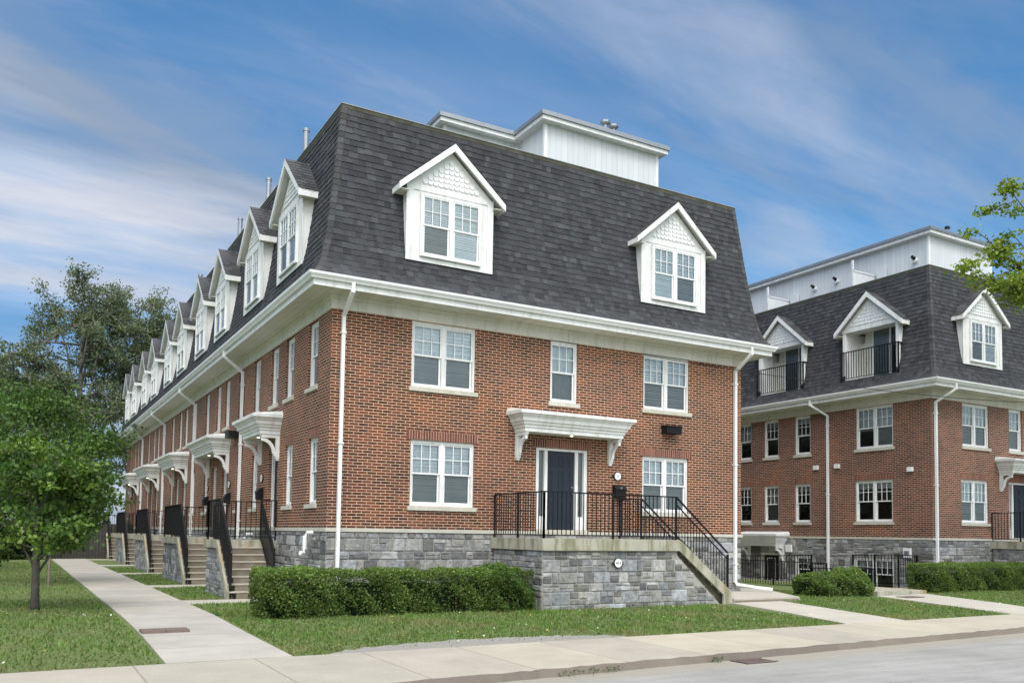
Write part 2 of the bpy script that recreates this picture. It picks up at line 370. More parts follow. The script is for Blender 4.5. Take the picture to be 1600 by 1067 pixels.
# ------------------------------------------------------------------ templates (local: x along the wall, -y outward, origin at the wall face)
def sash(mb, x0, x1, z0, z1, y, fw_, grid, gm, gmb):
    mb.box(x0, x1, y, y+.035, z0, z0+fw_, 'white2'); mb.box(x0, x1, y, y+.035, z1-fw_, z1, 'white2')
    mb.box(x0, x0+fw_, y, y+.035, z0+fw_, z1-fw_, 'white2'); mb.box(x1-fw_, x1, y, y+.035, z0+fw_, z1-fw_, 'white2')
    a, b, c, d = x0+fw_, x1-fw_, z0+fw_, z1-fw_
    if grid:
        for k in range(1, grid[0]): mb.box(a+(b-a)*k/grid[0]-.009, a+(b-a)*k/grid[0]+.009, y+.004, y+.03, c, d, 'white2')
        for k in range(1, grid[1]): mb.box(a, b, y+.006, y+.028, c+(d-c)*k/grid[1]-.009, c+(d-c)*k/grid[1]+.009, 'white2')
    gmb.poly([(a, y+.02, c), (b, y+.02, c), (b, y+.02, d), (a, y+.02, d)], gm)
def window(name, w_, h_, n, parent, x, z, y=.05, style='blind', rz=0, loc=None, sill=True, depth=.16, seed=0, sillw=.06):
    """n units side by side; returns frame object, origin bottom centre on the wall face"""
    rnd = random.Random(seed); mb = MB(); g = MB(); bl = MB(); cw = .055
    X0, X1 = -w_/2, w_/2
    for a, b in ((X0, X0+cw), (X1-cw, X1)): mb.box(a, b, y, y+depth, 0, h_, 'white')
    mb.box(X0+cw, X1-cw, y, y+depth, h_-cw-.02, h_, 'white'); mb.box(X0+cw, X1-cw, y-.01, y+depth, 0, cw, 'white')
    mb.poly([(X0+.01, y+depth-.004, .01), (X1-.01, y+depth-.004, .01), (X1-.01, y+depth-.004, h_-.01), (X0+.01, y+depth-.004, h_-.01)], 'dark')
    inner = (w_-2*cw-(n-1)*.09)/n
    for k in range(n):
        a = X0+cw+k*(inner+.09); b = a+inner
        if k: mb.box(a-.09, a, y, y+.10, cw, h_-cw-.02, 'white')
        zb, zt = cw, h_-cw-.02; zm = (zb+zt)/2
        sash(mb, a, b, zm-.018, zt, y+.018, .036, (3, 2), 'glass', g)
        sash(mb, a+.01, b-.01, zb, zm+.018, y+.046, .042, None, 'screen', g)
        cut = rnd.choice([0, 0, 0, .18, .42]) if style == 'mixed' else (0 if style == 'blind' else 0)
        if style in ('blind', 'mixed'):
            zz_ = zt-.01; lo = zb+.05+cut*(zt-zb)
            while zz_ > lo:
                t_ = rnd.uniform(-.004, .004)
                bl.poly([(a+.03, y+.100, zz_+t_), (b-.03, y+.100, zz_+t_), (b-.03, y+.084, zz_-.041+t_), (a+.03, y+.084, zz_-.041+t_)], 'blind')
                zz_ -= .043
        elif style == 'curtain':
            s_ = 8
            for q in range(s_):
                p0 = a+.02+(b-a-.04)*q/s_; p1 = a+.02+(b-a-.04)*(q+1)/s_
                bl.poly([(p0, y+.11+(q % 2)*.02, zb+.02), (p1, y+.11+((q+1) % 2)*.02, zb+.02), (p1, y+.11+((q+1) % 2)*.02, zt), (p0, y+.11+(q % 2)*.02, zt)], 'curtain')
        else:
            bl.poly([(a+.03, y+.11, zt-.25), (b-.03, y+.11, zt-.25), (b-.03, y+.11, zt), (a+.03, y+.11, zt)], 'curtain')
    if loc is None: loc = (x, 0, z)
    o = mb.build('window', parent, loc, rz); g.build('pane', o, recalc=False); bl.build('window_blind', o, recalc=False)
    if sill:
        s_ = MB(); s_.box(X0-sillw, X1+sillw, -.05, y, -.105, -.005, 'sill'); s_.build('sill', o)
    return o
def canopy(parent, loc, rz, u0, u1, d=.52, light=True):
    """stepped crown hood on two scroll brackets; u0,u1 = bottom box on the wall, z0 = underside"""
    mb = MB(); prof = [(0, 0), (0, .10), (.03, .105), (.035, .15), (.075, .18), (.09, .235), (.125, .25), (.14, .33), (.19, .385), (.205, .41), (.245, .42), (.25, .50)]
    prev = None
    for o_, z_ in prof:
        ring = [(u0-o_, -.002, z_), (u0-o_, -(d+o_), z_), (u1+o_, -(d+o_), z_), (u1+o_, -.002, z_)]
        if prev:
            for k in range(3): mb.poly([prev[k], prev[k+1], ring[k+1], ring[k]], 'white')
        else: mb.poly(ring, 'cream')
        prev = ring
    top = [(u0-.2, -.002, .60), (u0-.2, -(d*.4), .58), (u1+.2, -(d*.4), .58), (u1+.2, -.002, .60)]
    for k in range(3): mb.poly([prev[k], prev[k+1], top[k+1], top[k]], 'white')
    mb.poly(top, 'white')
    c = mb.build('canopy', parent, loc, rz)
    for uu in (u0+.02, u1-.13):
        b = MB(); t_ = .11
        b.box(uu, uu+t_, -.10, -.002, -.63, 0, 'white'); b.box(uu+.015, uu+t_-.015, -.075, -.003, -.68, -.63, 'white')
        b.box(uu, uu+t_, -.46, -.10, -.09, -.001, 'white'); b.box(uu+.01, uu+t_-.01, -.50, -.46, -.06, -.001, 'white')
        n = 9; cx_, cz_ = -.47, -.50; ri, ro = .34, .43      # arc brace centred low and outward
        for k in range(n):
            a0 = math.pi/2*k/n; a1 = math.pi/2*(k+1)/n
            P_ = lambda r, a: (uu+.02, cx_+r*math.cos(a)*.86, cz_+r*math.sin(a)*.95+.0)
            b.prism([P_(ri, a0), P_(ro, a0), P_(ro, a1), P_(ri, a1)], (t_-.04, 0, 0), 'white')
        b.box(uu+.01, uu+t_-.01, -.145, -.10, -.56, -.48, 'white')
        b.build('bracket', c)
    if light:
        l = MB(); l.tube([((u0+u1)/2, -d*.62, -.015), ((u0+u1)/2, -d*.62, .0)], .035, 'lamp', 12); l.build('downlight', c)
    return c
def gable_h(x, hw, zt, rise): return zt + rise*(1-abs(x)/hw)
def dormer(parent, loc, rz, w_=2.22, zb=0.0, hw=1.73, rise=1.12, windows=True, balcony=False, seed=0, style='blind'):
    """origin: bottom centre of the front face; +y goes into the roof"""
    hwf = w_/2; top = rise+.60 if False else 1.76; D = 1.1
    body = MB(); zt = top
    pk = zt + .98
    if not balcony:
        body.prism([(-hwf, 0, zb), (hwf, 0, zb), (hwf, 0, zt), (0, 0, pk), (-hwf, 0, zt)], (0, D, 0), 'white')
    else:
        for sx in (-1, 1):
            a, b = (hwf-.13, hwf) if sx > 0 else (-hwf, -hwf+.13)
            body.box(a, b, 0, D, zb, zt, 'white2')
        body.prism([(-hwf, 0, zt-.05), (hwf, 0, zt-.05), (hwf, 0, zt), (0, 0, pk), (-hwf, 0, zt)], (0, D, 0), 'white')
        body.box(-hwf+.13, hwf-.13, .75, .80, zb, zt-.05, 'cream'); body.box(-hwf, hwf, -.02, .8, zb-.08, zb, 'white')
    # trim boards on the face
    body.box(-hwf-.02, hwf+.02, -.022, -.002, zt-.10, zt+.02, 'white')
    if not balcony:
        for sx in (-1, 1):
            a, b = sorted((sx*(hwf+.02), sx*(hwf-.14))); body.box(a, b, -.024, -.002, zb-.02, zt-.10, 'white')
        body.box(-hwf+.14, hwf-.14, -.024, -.002, zb-.02, zb+.08, 'white')
    o = body.build('dormer', parent, loc, rz)
    # roof planes with white rakes
    rf = MB(); ov = .27; fr = -.20; ze = zt-.10; zp = pk+.12; ex = hwf+ov
    rnd = random.Random(seed); sl_ = (zp-ze)/ex
    for sx in (-1, 1):
        n = 10
        for k in range(n):
            a, b = ex*(1-k/n), ex*(1-(k+1)/n); za, zb_ = ze+sl_*(ex-a), ze+sl_*(ex-b); y_ = fr
            while y_ < D+.25:
                y1 = y_+rnd.uniform(.15, .34); c = rnd.uniform(.035, .085)
                rf.poly([(sx*a, y_, za+.045), (sx*a, min(y1, D+.3), za+.045), (sx*b, min(y1, D+.3), zb_+.035), (sx*b, y_, zb_+.035)], 'shingle', (c, c, c*1.08)); y_ = y1
    rf.build('dormer_roof', o, recalc=False)
    rk = MB()
    for sx in (-1, 1):
        rk.prism([(sx*ex, fr, ze-.13), (sx*ex, fr, ze+.03), (0, fr, zp+.03), (0, fr, zp-.15)], (0, .05, 0), 'white')
        rk.prism([(sx*ex, fr+.05, ze+.0), (sx*ex, fr+.05, ze+.02), (0, fr+.05, zp+.02), (0, fr+.05, zp-.0)], (0, D+.1, 0), 'white')
        rk.bar((sx*(ex-.02), fr+.05, ze-.05), (sx*(ex-.02), D+.1, ze-.05), .04, .15, 'white')
        a_, b_ = sorted((sx*(ex-.04), sx*hwf)); rk.box(a_, b_, fr+.05, D, ze-.10, ze-.085, 'cream')
    rk.build('rake_trim', o)
    # fish scale shingles in the gable
    fs = MB(); row = 0; z_ = zt+.10
    while z_ < pk-.16:
        half = hwf*(pk-z_-.10)/(pk-zt)-.10
        n = int(2*half/.135)
        for k in range(n):
            cx_ = (k-(n-1)/2)*.135; pts = [(cx_-.062, -.004, z_+.12), (cx_-.062, -.018, z_+.03)]
            for q in range(5):
                a = math.pi+math.pi*(q)/4; pts.append((cx_+.062*math.cos(a), -.026, z_+.03+.055*math.sin(a)))
            pts += [(cx_+.062, -.018, z_+.03), (cx_+.062, -.004, z_+.12)]
            fs.prism(pts, (0, .012, 0), 'white2')
        z_ += .115; row += 1
    fs.build('gable_shingles', o)
    if not balcony:
        win = window('window', 1.62, 1.52, 2, o, 0, zb+.09, y=-.05, style=style, sill=False, depth=.045+.0, loc=(0, -.005, zb+.09), seed=seed) if False else dormer_window(o, zb, style, seed)
    else:
        dr = MB(); g = MB()
        x0, x1 = -.40, hwf-.15
        dr.box(x0-.06, x0, .70, .75, zb, zb+1.95, 'white2'); dr.box(x1-.05, x1, .70, .75, zb, zb+1.95, 'white2'); dr.box(x0, x1-.05, .70, .75, zb+1.88, zb+1.95, 'white2'); dr.box((x0+x1)/2-.03, (x0+x1)/2+.03, .68, .74, zb, zb+1.88, 'white2')
        dr.poly([(x0, .745, zb), (x1, .745, zb), (x1, .745, zb+1.9), (x0, .745, zb+1.9)], 'dark')
        dr.build('patio_door', o); g.poly([(x0, .72, zb), (x1-.05, .72, zb), (x1-.05, .72, zb+1.88), (x0, .72, zb+1.88)], 'dglass'); g.build('pane', o, recalc=False)
        cu = MB()
        for q in range(11): cu.poly([(x0+.02+.07*q, .735-(q % 2)*.01, zb+.02), (x0+.02+.07*(q+1), .735-((q+1) % 2)*.01, zb+.02), (x0+.02+.07*(q+1), .735-((q+1) % 2)*.01, zb+1.86), (x0+.02+.07*q, .735-(q % 2)*.01, zb+1.86)], 'curtain')
        cu.build('curtain', o, recalc=False)
        rl = MB(); rail_line(rl, [(-hwf-.02, .25, zb-.02), (-hwf-.02, -.06, zb-.02), (hwf+.02, -.06, zb-.02), (hwf+.02, .25, zb-.02)], 1.0, .115, th=.021); rl.build('railing', o)
        lt = MB(); lt.box(-hwf+.32, -hwf+.44, .62, .74, zb+1.35, zb+1.60, 'steel'); lt.box(-hwf+.30, -hwf+.46, .60, .745, zb+1.60, zb+1.64, 'black'); lt.build('wall_lantern', o)
    return o
def dormer_window(o, zb, style, seed):
    w_, h_ = 1.58, 1.50; zb_ = zb+.10; mb = MB(); g = MB(); bl = MB(); cw = .06; y = -.075
    rnd = random.Random(seed)
    X0, X1 = -w_/2, w_/2
    for a, b in ((X0, X0+cw), (X1-cw, X1)): mb.box(a, b, y, -.002, zb_, zb_+h_, 'white')
    mb.box(X0+cw, X1-cw, y, -.002, zb_+h_-cw, zb_+h_, 'white'); mb.box(X0+cw, X1-cw, y-.015, -.002, zb_, zb_+cw, 'white')
    inner = (w_-2*cw-.09)/2
    mb.poly([(X0+.01, -.0035, zb_+.01), (X1-.01, -.0035, zb_+.01), (X1-.01, -.0035, zb_+h_-.01), (X0+.01, -.0035, zb_+h_-.01)], 'dark')
    for k in range(2):
        a = X0+cw+k*(inner+.09); b = a+inner
        if k: mb.box(a-.09, a, y, -.004, zb_+cw, zb_+h_-cw, 'white')
        z0, z1 = zb_+cw, zb_+h_-cw; zm = (z0+z1)/2
        sash(mb, a, b, zm-.018, z1, y+.008, .034, (3, 2), 'glass', g); sash(mb, a+.008, b-.008, z0, zm+.018, y+.022, .04, None, 'screen' if (k+seed) % 2 == 0 else 'glass', g)
        zz_ = z1-.01
        while zz_ > z0+.04:
            t_ = rnd.uniform(-.004, .004); bl.poly([(a+.02, -.010, zz_+t_), (b-.02, -.010, zz_+t_), (b-.02, -.024, zz_-.041+t_), (a+.02, -.024, zz_-.041+t_)], 'blind'); zz_ -= .044
    mb.build('window_frame', o); g.build('pane', o, recalc=False); bl.build('window_blind', o, recalc=False)
def rail_line(mb, pts, h=1.04, sp=.115, gap=.08, posts=True, mt='black', th=.016):
    """pts: floor points; top rail h above, slender balusters"""
    pts = [Vector(p) for p in pts]; up_ = Vector((0, 0, 1))
    for i, p in enumerate(pts):
        if posts: mb.bar(p, p+up_*h, .042, .042, mt)
    for a, b in zip(pts, pts[1:]):
        mb.bar(a+up_*h, b+up_*h, .045, .03, mt); mb.bar(a+up_*gap, b+up_*gap, .03, .022, mt)
        L = (b-a).length; n = max(1, int(L/sp))
        for k in range(1, n): q = a+(b-a)*(k/n); mb.bar(q+up_*gap, q+up_*h, th, th, mt)
def ashlar(mb, P, U, NV, u0, u1, z0, z1, seed, stair=None):
    """squared rubble: stones of random size, each a chamfered block proud of the mortar; P+U*u+NV*n+z"""
    rnd = random.Random(seed); U = Vector(U); NV = Vector(NV); P = Vector(P)
    def T(u, n, z): v = P+U*u+NV*n; return (v.x, v.y, v.z+z)
    def stone(a, b, c, d):
        if stair:                                  # sloping upper edge: clip stones
            d = min(d, stair(max(a, b)) if stair(b) < stair(a) else stair(a))
            if d-c < .04: return
        g = .008; a += g; b -= g; c += g; d -= g
        if b-a < .03 or d-c < .03: return
        r = rnd.random(); base = .10+.06*rnd.random() if r < .20 else (.18+.09*rnd.random() if r < .76 else .28+.09*rnd.random())
        tint = rnd.choice([(1, 1.0, 1.0), (1, .99, .95), (.97, 1, 1.05), (1.02, 1, .93)]); col = tuple(base*t for t in tint)
        p = rnd.uniform(.012, .034); e = .016
        o_ = [T(a, 0, c), T(b, 0, c), T(b, 0, d), T(a, 0, d)]; i_ = [T(a+e, p, c+e), T(b-e, p*rnd.uniform(.7, 1.2), c+e), T(b-e, p, d-e), T(a+e, p*rnd.uniform(.7, 1.2), d-e)]
        mb.poly(i_, 'stone', col)
        for k in range(4): mb.poly([o_[k], o_[(k+1) % 4], i_[(k+1) % 4], i_[k]], 'stone', tuple(x*.95 for x in col))
    z = z0
    while z < z1-.03:
        h = min(rnd.choice([.13, .19, .25, .29]), z1-z)
        if z1-(z+h) < .09: h = z1-z
        u = u0
        while u < u1-.02:
            L = rnd.uniform(.15, .50)
            if u1-(u+L) < .14: L = u1-u
            r = rnd.random()
            if r < .5 or h < .17: stone(u, u+L, z, z+h)
            else:
                s = rnd.uniform(.35, .65)*h; k = rnd.uniform(.3, .7)*L
                stone(u, u+L, z, z+s)
                if L > .35: stone(u, u+k, z+s, z+h); stone(u+k, u+L, z+s, z+h)
                else: stone(u, u+L, z+s, z+h)
            u += L
        z += h
def railed_porch(parent, loc, rz, x0, x1, dep, ztop, zfoot, xfoot, sw, slab=.27, seed=1, zbase=-.1):
    """slab against the wall (x0..x1, depth dep), stairs descending toward +x down to xfoot"""
    yo = -dep; mb = MB()
    mb.box(x0-.05, x1, yo-.04, -.002, ztop-slab, ztop, 'porch')
    p = mb.build('porch', parent, loc, rz)
    sb = MB(); sb.box(x0+.03, x1-.02, yo+.05, -.06, zbase, ztop-slab, 'mortar')
    ex = xfoot
    sl = lambda u: (ztop-slab-.02) if u < x1-.08 else (ztop-slab-.02) - (u-x1+.08)*(ztop-zfoot+.02)/(xfoot-x1+.05)
    pts = [(x1-.021, yo+.05, zbase), (ex-.30, yo+.05, zbase), (ex-.30, yo+.05, sl(ex-.30)-.05), (x1-.021, yo+.05, sl(x1-.02)-.04)]
    sb.prism(pts, (0, .12, 0), 'mortar')
    ashlar(sb, (0, yo+.05, 0), (1, 0, 0), (0, -1, 0), x0+.03, ex-.12, zbase, ztop-slab-.005, seed, sl)
    ashlar(sb, (x0+.03, 0, 0), (0, 1, 0), (-1, 0, 0), yo+.05, -.06, zbase, ztop-slab-.005, seed+7)
    sb.build('stone_base', p, recalc=False)
    st = MB(); n = max(2, round((ztop-zfoot)/.176)); rz_ = (ztop-zfoot)/n; tr = (xfoot-x1)/(n-1)
    for k in range(1, n):
        za = ztop-k*rz_; xa = x1+(k-1)*tr
        st.box(xa, xa+tr, yo+.19, yo+sw, zbase, za-.032, 'riser')
        st.box(xa-.002, xa+tr+.018, yo+.018, yo+sw+.01, za-.031, za, 'plainc')
    # outer stringer: concrete cheek
    st.prism([(x1-.02, yo-.045, ztop-slab), (x1-.02, yo-.045, ztop-.02), (x1+.04, yo-.045, ztop-.03), (xfoot+.02, yo-.045, zfoot+rz_*1.0), (xfoot+.04, yo-.045, zbase), (xfoot-.26, yo-.045, zbase), (xfoot-.26, yo-.045, zfoot+.12)], (0, .06, 0), 'porch')
    st.build('steps', p)
    rl = MB(); e = .05; yi = yo+sw-.06
    nposts = max(1, round((x1-x0)/1.9))
    outer = [(x0+e, -.03, ztop), (x0+e, yo+e+1.2*0, ztop)] if False else None
    rail_line(rl, [(x0+e, -.02, ztop), (x0+e, (yo+e)/2, ztop), (x0+e, yo+e, ztop)] , 1.04)
    rail_line(rl, [(x0+e+(x1-.06-x0-e)*k/nposts, yo+e, ztop) for k in range(nposts+1)], 1.04)
    outer = rl
    for yy in (yo+e, yi):
        if yy == yi: rl = MB(); rail_line(rl, [(x1-.06, yi, ztop), (x1-.06, -.02, ztop)], 1.04)
        a = Vector((x1-.06, yy, ztop)); b = Vector((xfoot-.05, yy, zfoot+rz_))
        rl.bar(b+Vector((0, 0, -.15)), b+Vector((0, 0, .93)), .045, .045, 'black')
        rl.bar(a+Vector((0, 0, 1.04)), b+Vector((0, 0, .98)), .045, .032, 'black'); rl.bar(a+Vector((0, 0, .86)), b+Vector((0, 0, .82)), .03, .025, 'black')
        rl.bar(a+Vector((0, 0, .08)), b+Vector((0, 0, .10)), .03, .025, 'black')
        nb = int((b-a).length/.115)
        for k in range(1, nb): q = a+(b-a)*(k/nb); rl.bar(q+Vector((0, 0, .08)), q+Vector((0, 0, .85)), .015, .015, 'black')
        rl.build('railing', p)
    return p
def front_door(parent, loc, rz, w_=1.57, h_=2.09, lights=True, mt='door', y=.04):
    mb = MB(); X0, X1 = -w_/2, w_/2; D = .14
    mb.box(X0, X0+.10, y, y+D, 0, h_, 'white'); mb.box(X1-.10, X1, y, y+D, 0, h_, 'white'); mb.box(X0+.10, X1-.10, y, y+D, h_-.075, h_, 'white'); mb.box(X0, X1, y-.08, y+D, -.075, -.003, 'sill')
    dx0, dx1 = (-.42, .42) if lights else (X0+.10, X1-.10)
    g = MB()
    if lights:
        for a, b in ((dx0-.09, dx0), (dx1, dx1+.09)): mb.box(a, b, y+.01, y+D, 0, h_-.075, 'white')
        for a, b in ((X0+.10, dx0-.09), (dx1+.09, X1-.10)):
            mb.box(a, b, y+.06, y+.10, 0, .34, 'white'); mb.poly([(a, y+D-.01, .34), (b, y+D-.01, .34), (b, y+D-.01, h_-.08), (a, y+D-.01, h_-.08)], 'curtain')
            g.poly([(a, y+.08, .34), (b, y+.08, .34), (b, y+.08, h_-.08), (a, y+.08, h_-.08)], 'screen')
    f = mb.build('door_frame', parent, loc, rz)
    if lights: g.build('sidelight_pane', f, recalc=False)
    d = MB(); yy = y+.06; d.box(dx0+.004, dx1-.004, yy, yy+.045, .01, h_-.08, mt)
    H_ = h_-.09; W_ = dx1-dx0
    for r_, (za, zb_) in enumerate(((.10, .36), (.42, .75), (.80, .93))):
        for c_ in (0, 1):
            a = dx0+W_*(.14+.40*c_); b = a+W_*.32; z0, z1 = H_*za, H_*zb_
            for (p0, p1, q0, q1) in ((a, b, z0, z0+.018), (a, b, z1-.018, z1), (a, a+.018, z0, z1), (b-.018, b, z0, z1)): d.box(p0, p1, yy-.008, yy-.0005, q0, q1, mt)
            d.box(a+.05, b-.05, yy-.010, yy-.0005, z0+.05, z1-.05, mt)
    k = d.build('door', f)
    kb = MB(); kb.tube([(dx1-.07, yy, .95), (dx1-.07, yy-.05, .95)], .022, 'steel', 10); kb.tube([(dx1-.07, yy, 1.1), (dx1-.07, yy-.02, 1.1)], .024, 'steel', 10); kb.build('door_handle', f)
    return f
def downpipe(parent, wx, wy, out, ztop, zbot, gutter_off=.68, kick=None, side=(0, 0)):
    """wall point (wx,wy), outward unit vector; elbow up to the gutter; kick = list of extra points"""
    ox, oy = out; mb = MB(); P0 = Vector((wx+ox*.07, wy+oy*.07, 0))
    G = Vector((wx+ox*gutter_off+side[0], wy+oy*gutter_off+side[1], 0))
    pts = [G+Vector((0, 0, ztop)), G+Vector((0, 0, ztop-.20)), P0+Vector((0, 0, ztop-.62)), P0+Vector((0, 0, zbot))]
    if kick: pts += [Vector(k) for k in kick]
    for a, b in zip(pts, pts[1:]):
        mb.bar(a+(a-b).normalized()*.03, b+(b-a).normalized()*.03, .085, .075, 'white2')
    for z_ in (zbot+.5, (ztop+zbot)/2, ztop-1.0): mb.box(min(wx, P0.x)-.06, max(wx, P0.x)+.06, min(wy, P0.y)-.06, max(wy, P0.y)+.06, z_-.018, z_+.018, 'white2')
    return mb.build('downpipe', parent)

# ------------------------------------------------------------------ building shell
PROF = [(.70, 5.45), (.62, 5.50), (.54, 5.585), (.46, 5.71), (.40, 5.85), (.35, 6.03), (.305, 6.25), (.23, 6.60), (.13, 7.30), (.03, 8.10), (-.055, 8.85), (-.14, 9.62)]
def resample(pr, step):
    out = [pr[0]]; acc = 0
    pts = [Vector((a, b, 0)) for a, b in pr]; tot = sum((b-a).length for a, b in zip(pts, pts[1:])); n = round(tot/step)
    for k in range(1, n+1):
        t = tot*k/n; s = 0
        for a, b in zip(pts, pts[1:]):
            l = (b-a).length
            if s+l >= t-1e-9: q = a+(b-a)*((t-s)/l); out.append((q.x, q.y)); break
            s += l
    return out
def shell(root, W_, L_, opens, brick, zbase, seed=3, holes=()):
    """opens: dict side -> list of (u0,u1,z0,z1) ; sides front(y=0) left(x=0) right(x=W) back(y=L)"""
    Z = ZG0; sides = {'front': ((0, 0, 0), (1, 0, 0), (0, -1, 0), W_), 'left': ((0, 0, 0), (0, 1, 0), (-1, 0, 0), L_), 'right': ((W_, 0, 0), (0, 1, 0), (1, 0, 0), L_), 'back': ((0, L_, 0), (1, 0, 0), (0, 1, 0), W_)}
    wl = MB(); sb = MB()
    for sd_, (P, U, NV, len_) in sides.items():
        P = Vector(P); U = Vector(U); NV = Vector(NV)
        def T(u, n, z): v = P+U*u+NV*n; return (v.x, v.y, z)
        op = opens.get(sd_, [])
        us = sorted({0, len_, *[o[0] for o in op], *[o[1] for o in op]}); zs = sorted({Z, Z+4.9, *[max(Z, min(o[3], Z+4.9)) for o in op], *[max(o[2], Z) for o in op]})
        for a, b in zip(us, us[1:]):
            for c, d_ in zip(zs, zs[1:]):
                um, zm = (a+b)/2, (c+d_)/2
                if any(o[0] < um < o[1] and o[2] < zm < o[3] for o in op): continue
                wl.poly([T(a, 0, c), T(b, 0, c), T(b, 0, d_), T(a, 0, d_)], brick)
        for (a, b, c, d_) in op:
            if d_ <= Z: continue
            for q in (((a, c), (b, c)), ((b, c), (b, d_)), ((b, d_), (a, d_)), ((a, d_), (a, c))):
                wl.poly([T(q[0][0], 0, q[0][1]), T(q[1][0], 0, q[1][1]), T(q[1][0], -.25, q[1][1]), T(q[0][0], -.25, q[0][1])], brick)
            if d_ < Z+4.5:
                so_ = MB(); so_.poly([T(a-.1, .006, d_+.001), T(b+.1, .006, d_+.001), T(b+.1, .006, d_+.215), T(a-.1, .006, d_+.215)], 'soldier')
                so_.poly([T(a-.1, 0, d_+.001), T(b+.1, 0, d_+.001), T(b+.1, .006, d_+.001), T(a-.1, .006, d_+.001)], 'soldier'); so_.build('brick_lintel', root, recalc=False)
        zb_ = zbase
        sop = [o for o in op if o[2] < Z-.1]
        us = sorted({-.0, len_, *[o[0] for o in sop], *[o[1] for o in sop]}); zs = sorted({zb_, Z-.085, *[min(o[3], Z-.085) for o in sop], *[o[2] for o in sop]})
        for a, b in zip(us, us[1:]):
            for c, d_ in zip(zs, zs[1:]):
                um, zm = (a+b)/2, (c+d_)/2
                if any(o[0] < um < o[1] and o[2] < zm < o[3] for o in sop): continue
                sb.poly([T(a, -.012, c), T(b, -.012, c), T(b, -.012, d_), T(a, -.012, d_)], 'mortar')
                if sd_ in ('front', 'left'): ashlar(sb, P+NV*(-.010), U, NV, a, b, c, d_, seed+int(a*7)+int(c*13))
        for (a, b, c, d_) in sop:
            for q in (((a, c), (b, c)), ((b, c), (b, d_)), ((b, d_), (a, d_)), ((a, d_), (a, c))):
                sb.poly([T(q[0][0], -.01, q[0][1]), T(q[1][0], -.01, q[1][1]), T(q[1][0], -.25, q[1][1]), T(q[0][0], -.25, q[0][1])], 'mortar')
    wl.build('brick_wall', root, recalc=False); sb.build('stone_base', root, recalc=False)
    def ring(mb, o0, o1, z0, z1, mt):                # rectangular ring from offset o0 to o1
        mb.box(-o1, W_+o1, -o1, -o0, z0, z1, mt); mb.box(-o1, W_+o1, L_+o0, L_+o1, z0, z1, mt)
        mb.box(-o1, -o0, -o0, L_+o0, z0, z1, mt); mb.box(W_+o0, W_+o1, -o0, L_+o0, z0, z1, mt)
    b = MB(); ring(b, -.1, .035, Z-.085, Z-.001, 'belt'); b.build('belt_course', root)
    f = MB(); ring(f, -.1, .03, Z+4.9, Z+5.215, 'cream'); ring(f, .031, .075, Z+5.12, Z+5.215, 'cream')
    x = 1.37
    while x < W_: f.box(x, x+.006, -.034, -.029, Z+4.9, Z+5.12, 'flash'); x += 2.44
    f.build('frieze_board', root)
    s_ = MB(); ring(s_, -.1, .60, Z+5.216, Z+5.24, 'cream'); s_.build('soffit', root)
    fa = MB(); ring(fa, .60, .625, Z+5.20, Z+5.40, 'white'); fa.build('fascia', root)
    gu = MB()
    for (o0, z0, o1, z1) in ((.63, 5.335, .69, 5.335), (.69, 5.335, .705, 5.37), (.705, 5.37, .745, 5.42), (.745, 5.42, .75, 5.472), (.75, 5.472, .73, 5.472), (.73, 5.472, .725, 5.44), (.725, 5.44, .63, 5.41), (.63, 5.41, .63, 5.335)):
        A = [(-o0, -o0), (W_+o0, -o0), (W_+o0, L_+o0), (-o0, L_+o0)]; B = [(-o1, -o1), (W_+o1, -o1), (W_+o1, L_+o1), (-o1, L_+o1)]
        for k in range(4):
            k2 = (k+1) % 4; gu.poly([(*A[k], Z+z0), (*A[k2], Z+z0), (*B[k2], Z+z1), (*B[k], Z+z1)], 'white2')
    gu.build('gutter', root)
    # mansard
    pr = resample(PROF, .148); rf = MB(); rnd = random.Random(seed)
    def edge(sd_, t, q, z):
        return {'front': (t, -q, z), 'left': (-q, t, z), 'right': (W_+q, t, z), 'back': (t, L_+q, z)}[sd_]
    for sd_, len_ in (('front', W_), ('left', L_), ('right', L_), ('back', W_)):
        for (q0, z0), (q1, z1) in zip(pr, pr[1:]):
            lo, hi = -q0-.014, len_+q0+.014; t = lo; row = rnd.uniform(.92, 1.08); coarse = sd_ in ('right', 'back')
            hs = [h for h in holes if sd_ == 'left' and h[2] < (z0+z1)/2 < h[3]]
            while t < hi-.01:
                wt = rnd.uniform(.10, .22)*(5 if coarse else 1); t1 = min(hi, t+wt)
                inh = [h for h in hs if h[0] <= t+1e-6 < h[1]]
                if inh: t = inh[0][1]; continue
                for h in hs:
                    if t < h[0] < t1: t1 = h[0]
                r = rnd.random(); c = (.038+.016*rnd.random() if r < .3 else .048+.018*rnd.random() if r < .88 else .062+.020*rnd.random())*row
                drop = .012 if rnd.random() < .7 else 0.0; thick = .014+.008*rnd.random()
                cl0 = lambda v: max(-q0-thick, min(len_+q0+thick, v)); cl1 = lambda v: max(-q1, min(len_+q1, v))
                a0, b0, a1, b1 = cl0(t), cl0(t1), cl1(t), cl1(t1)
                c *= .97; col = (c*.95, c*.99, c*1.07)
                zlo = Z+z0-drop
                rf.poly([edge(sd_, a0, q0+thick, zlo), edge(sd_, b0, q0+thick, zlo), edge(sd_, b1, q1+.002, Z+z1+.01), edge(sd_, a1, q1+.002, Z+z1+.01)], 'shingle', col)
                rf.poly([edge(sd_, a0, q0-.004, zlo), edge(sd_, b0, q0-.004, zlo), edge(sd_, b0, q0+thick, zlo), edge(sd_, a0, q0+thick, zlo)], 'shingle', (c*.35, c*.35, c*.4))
                t = t1
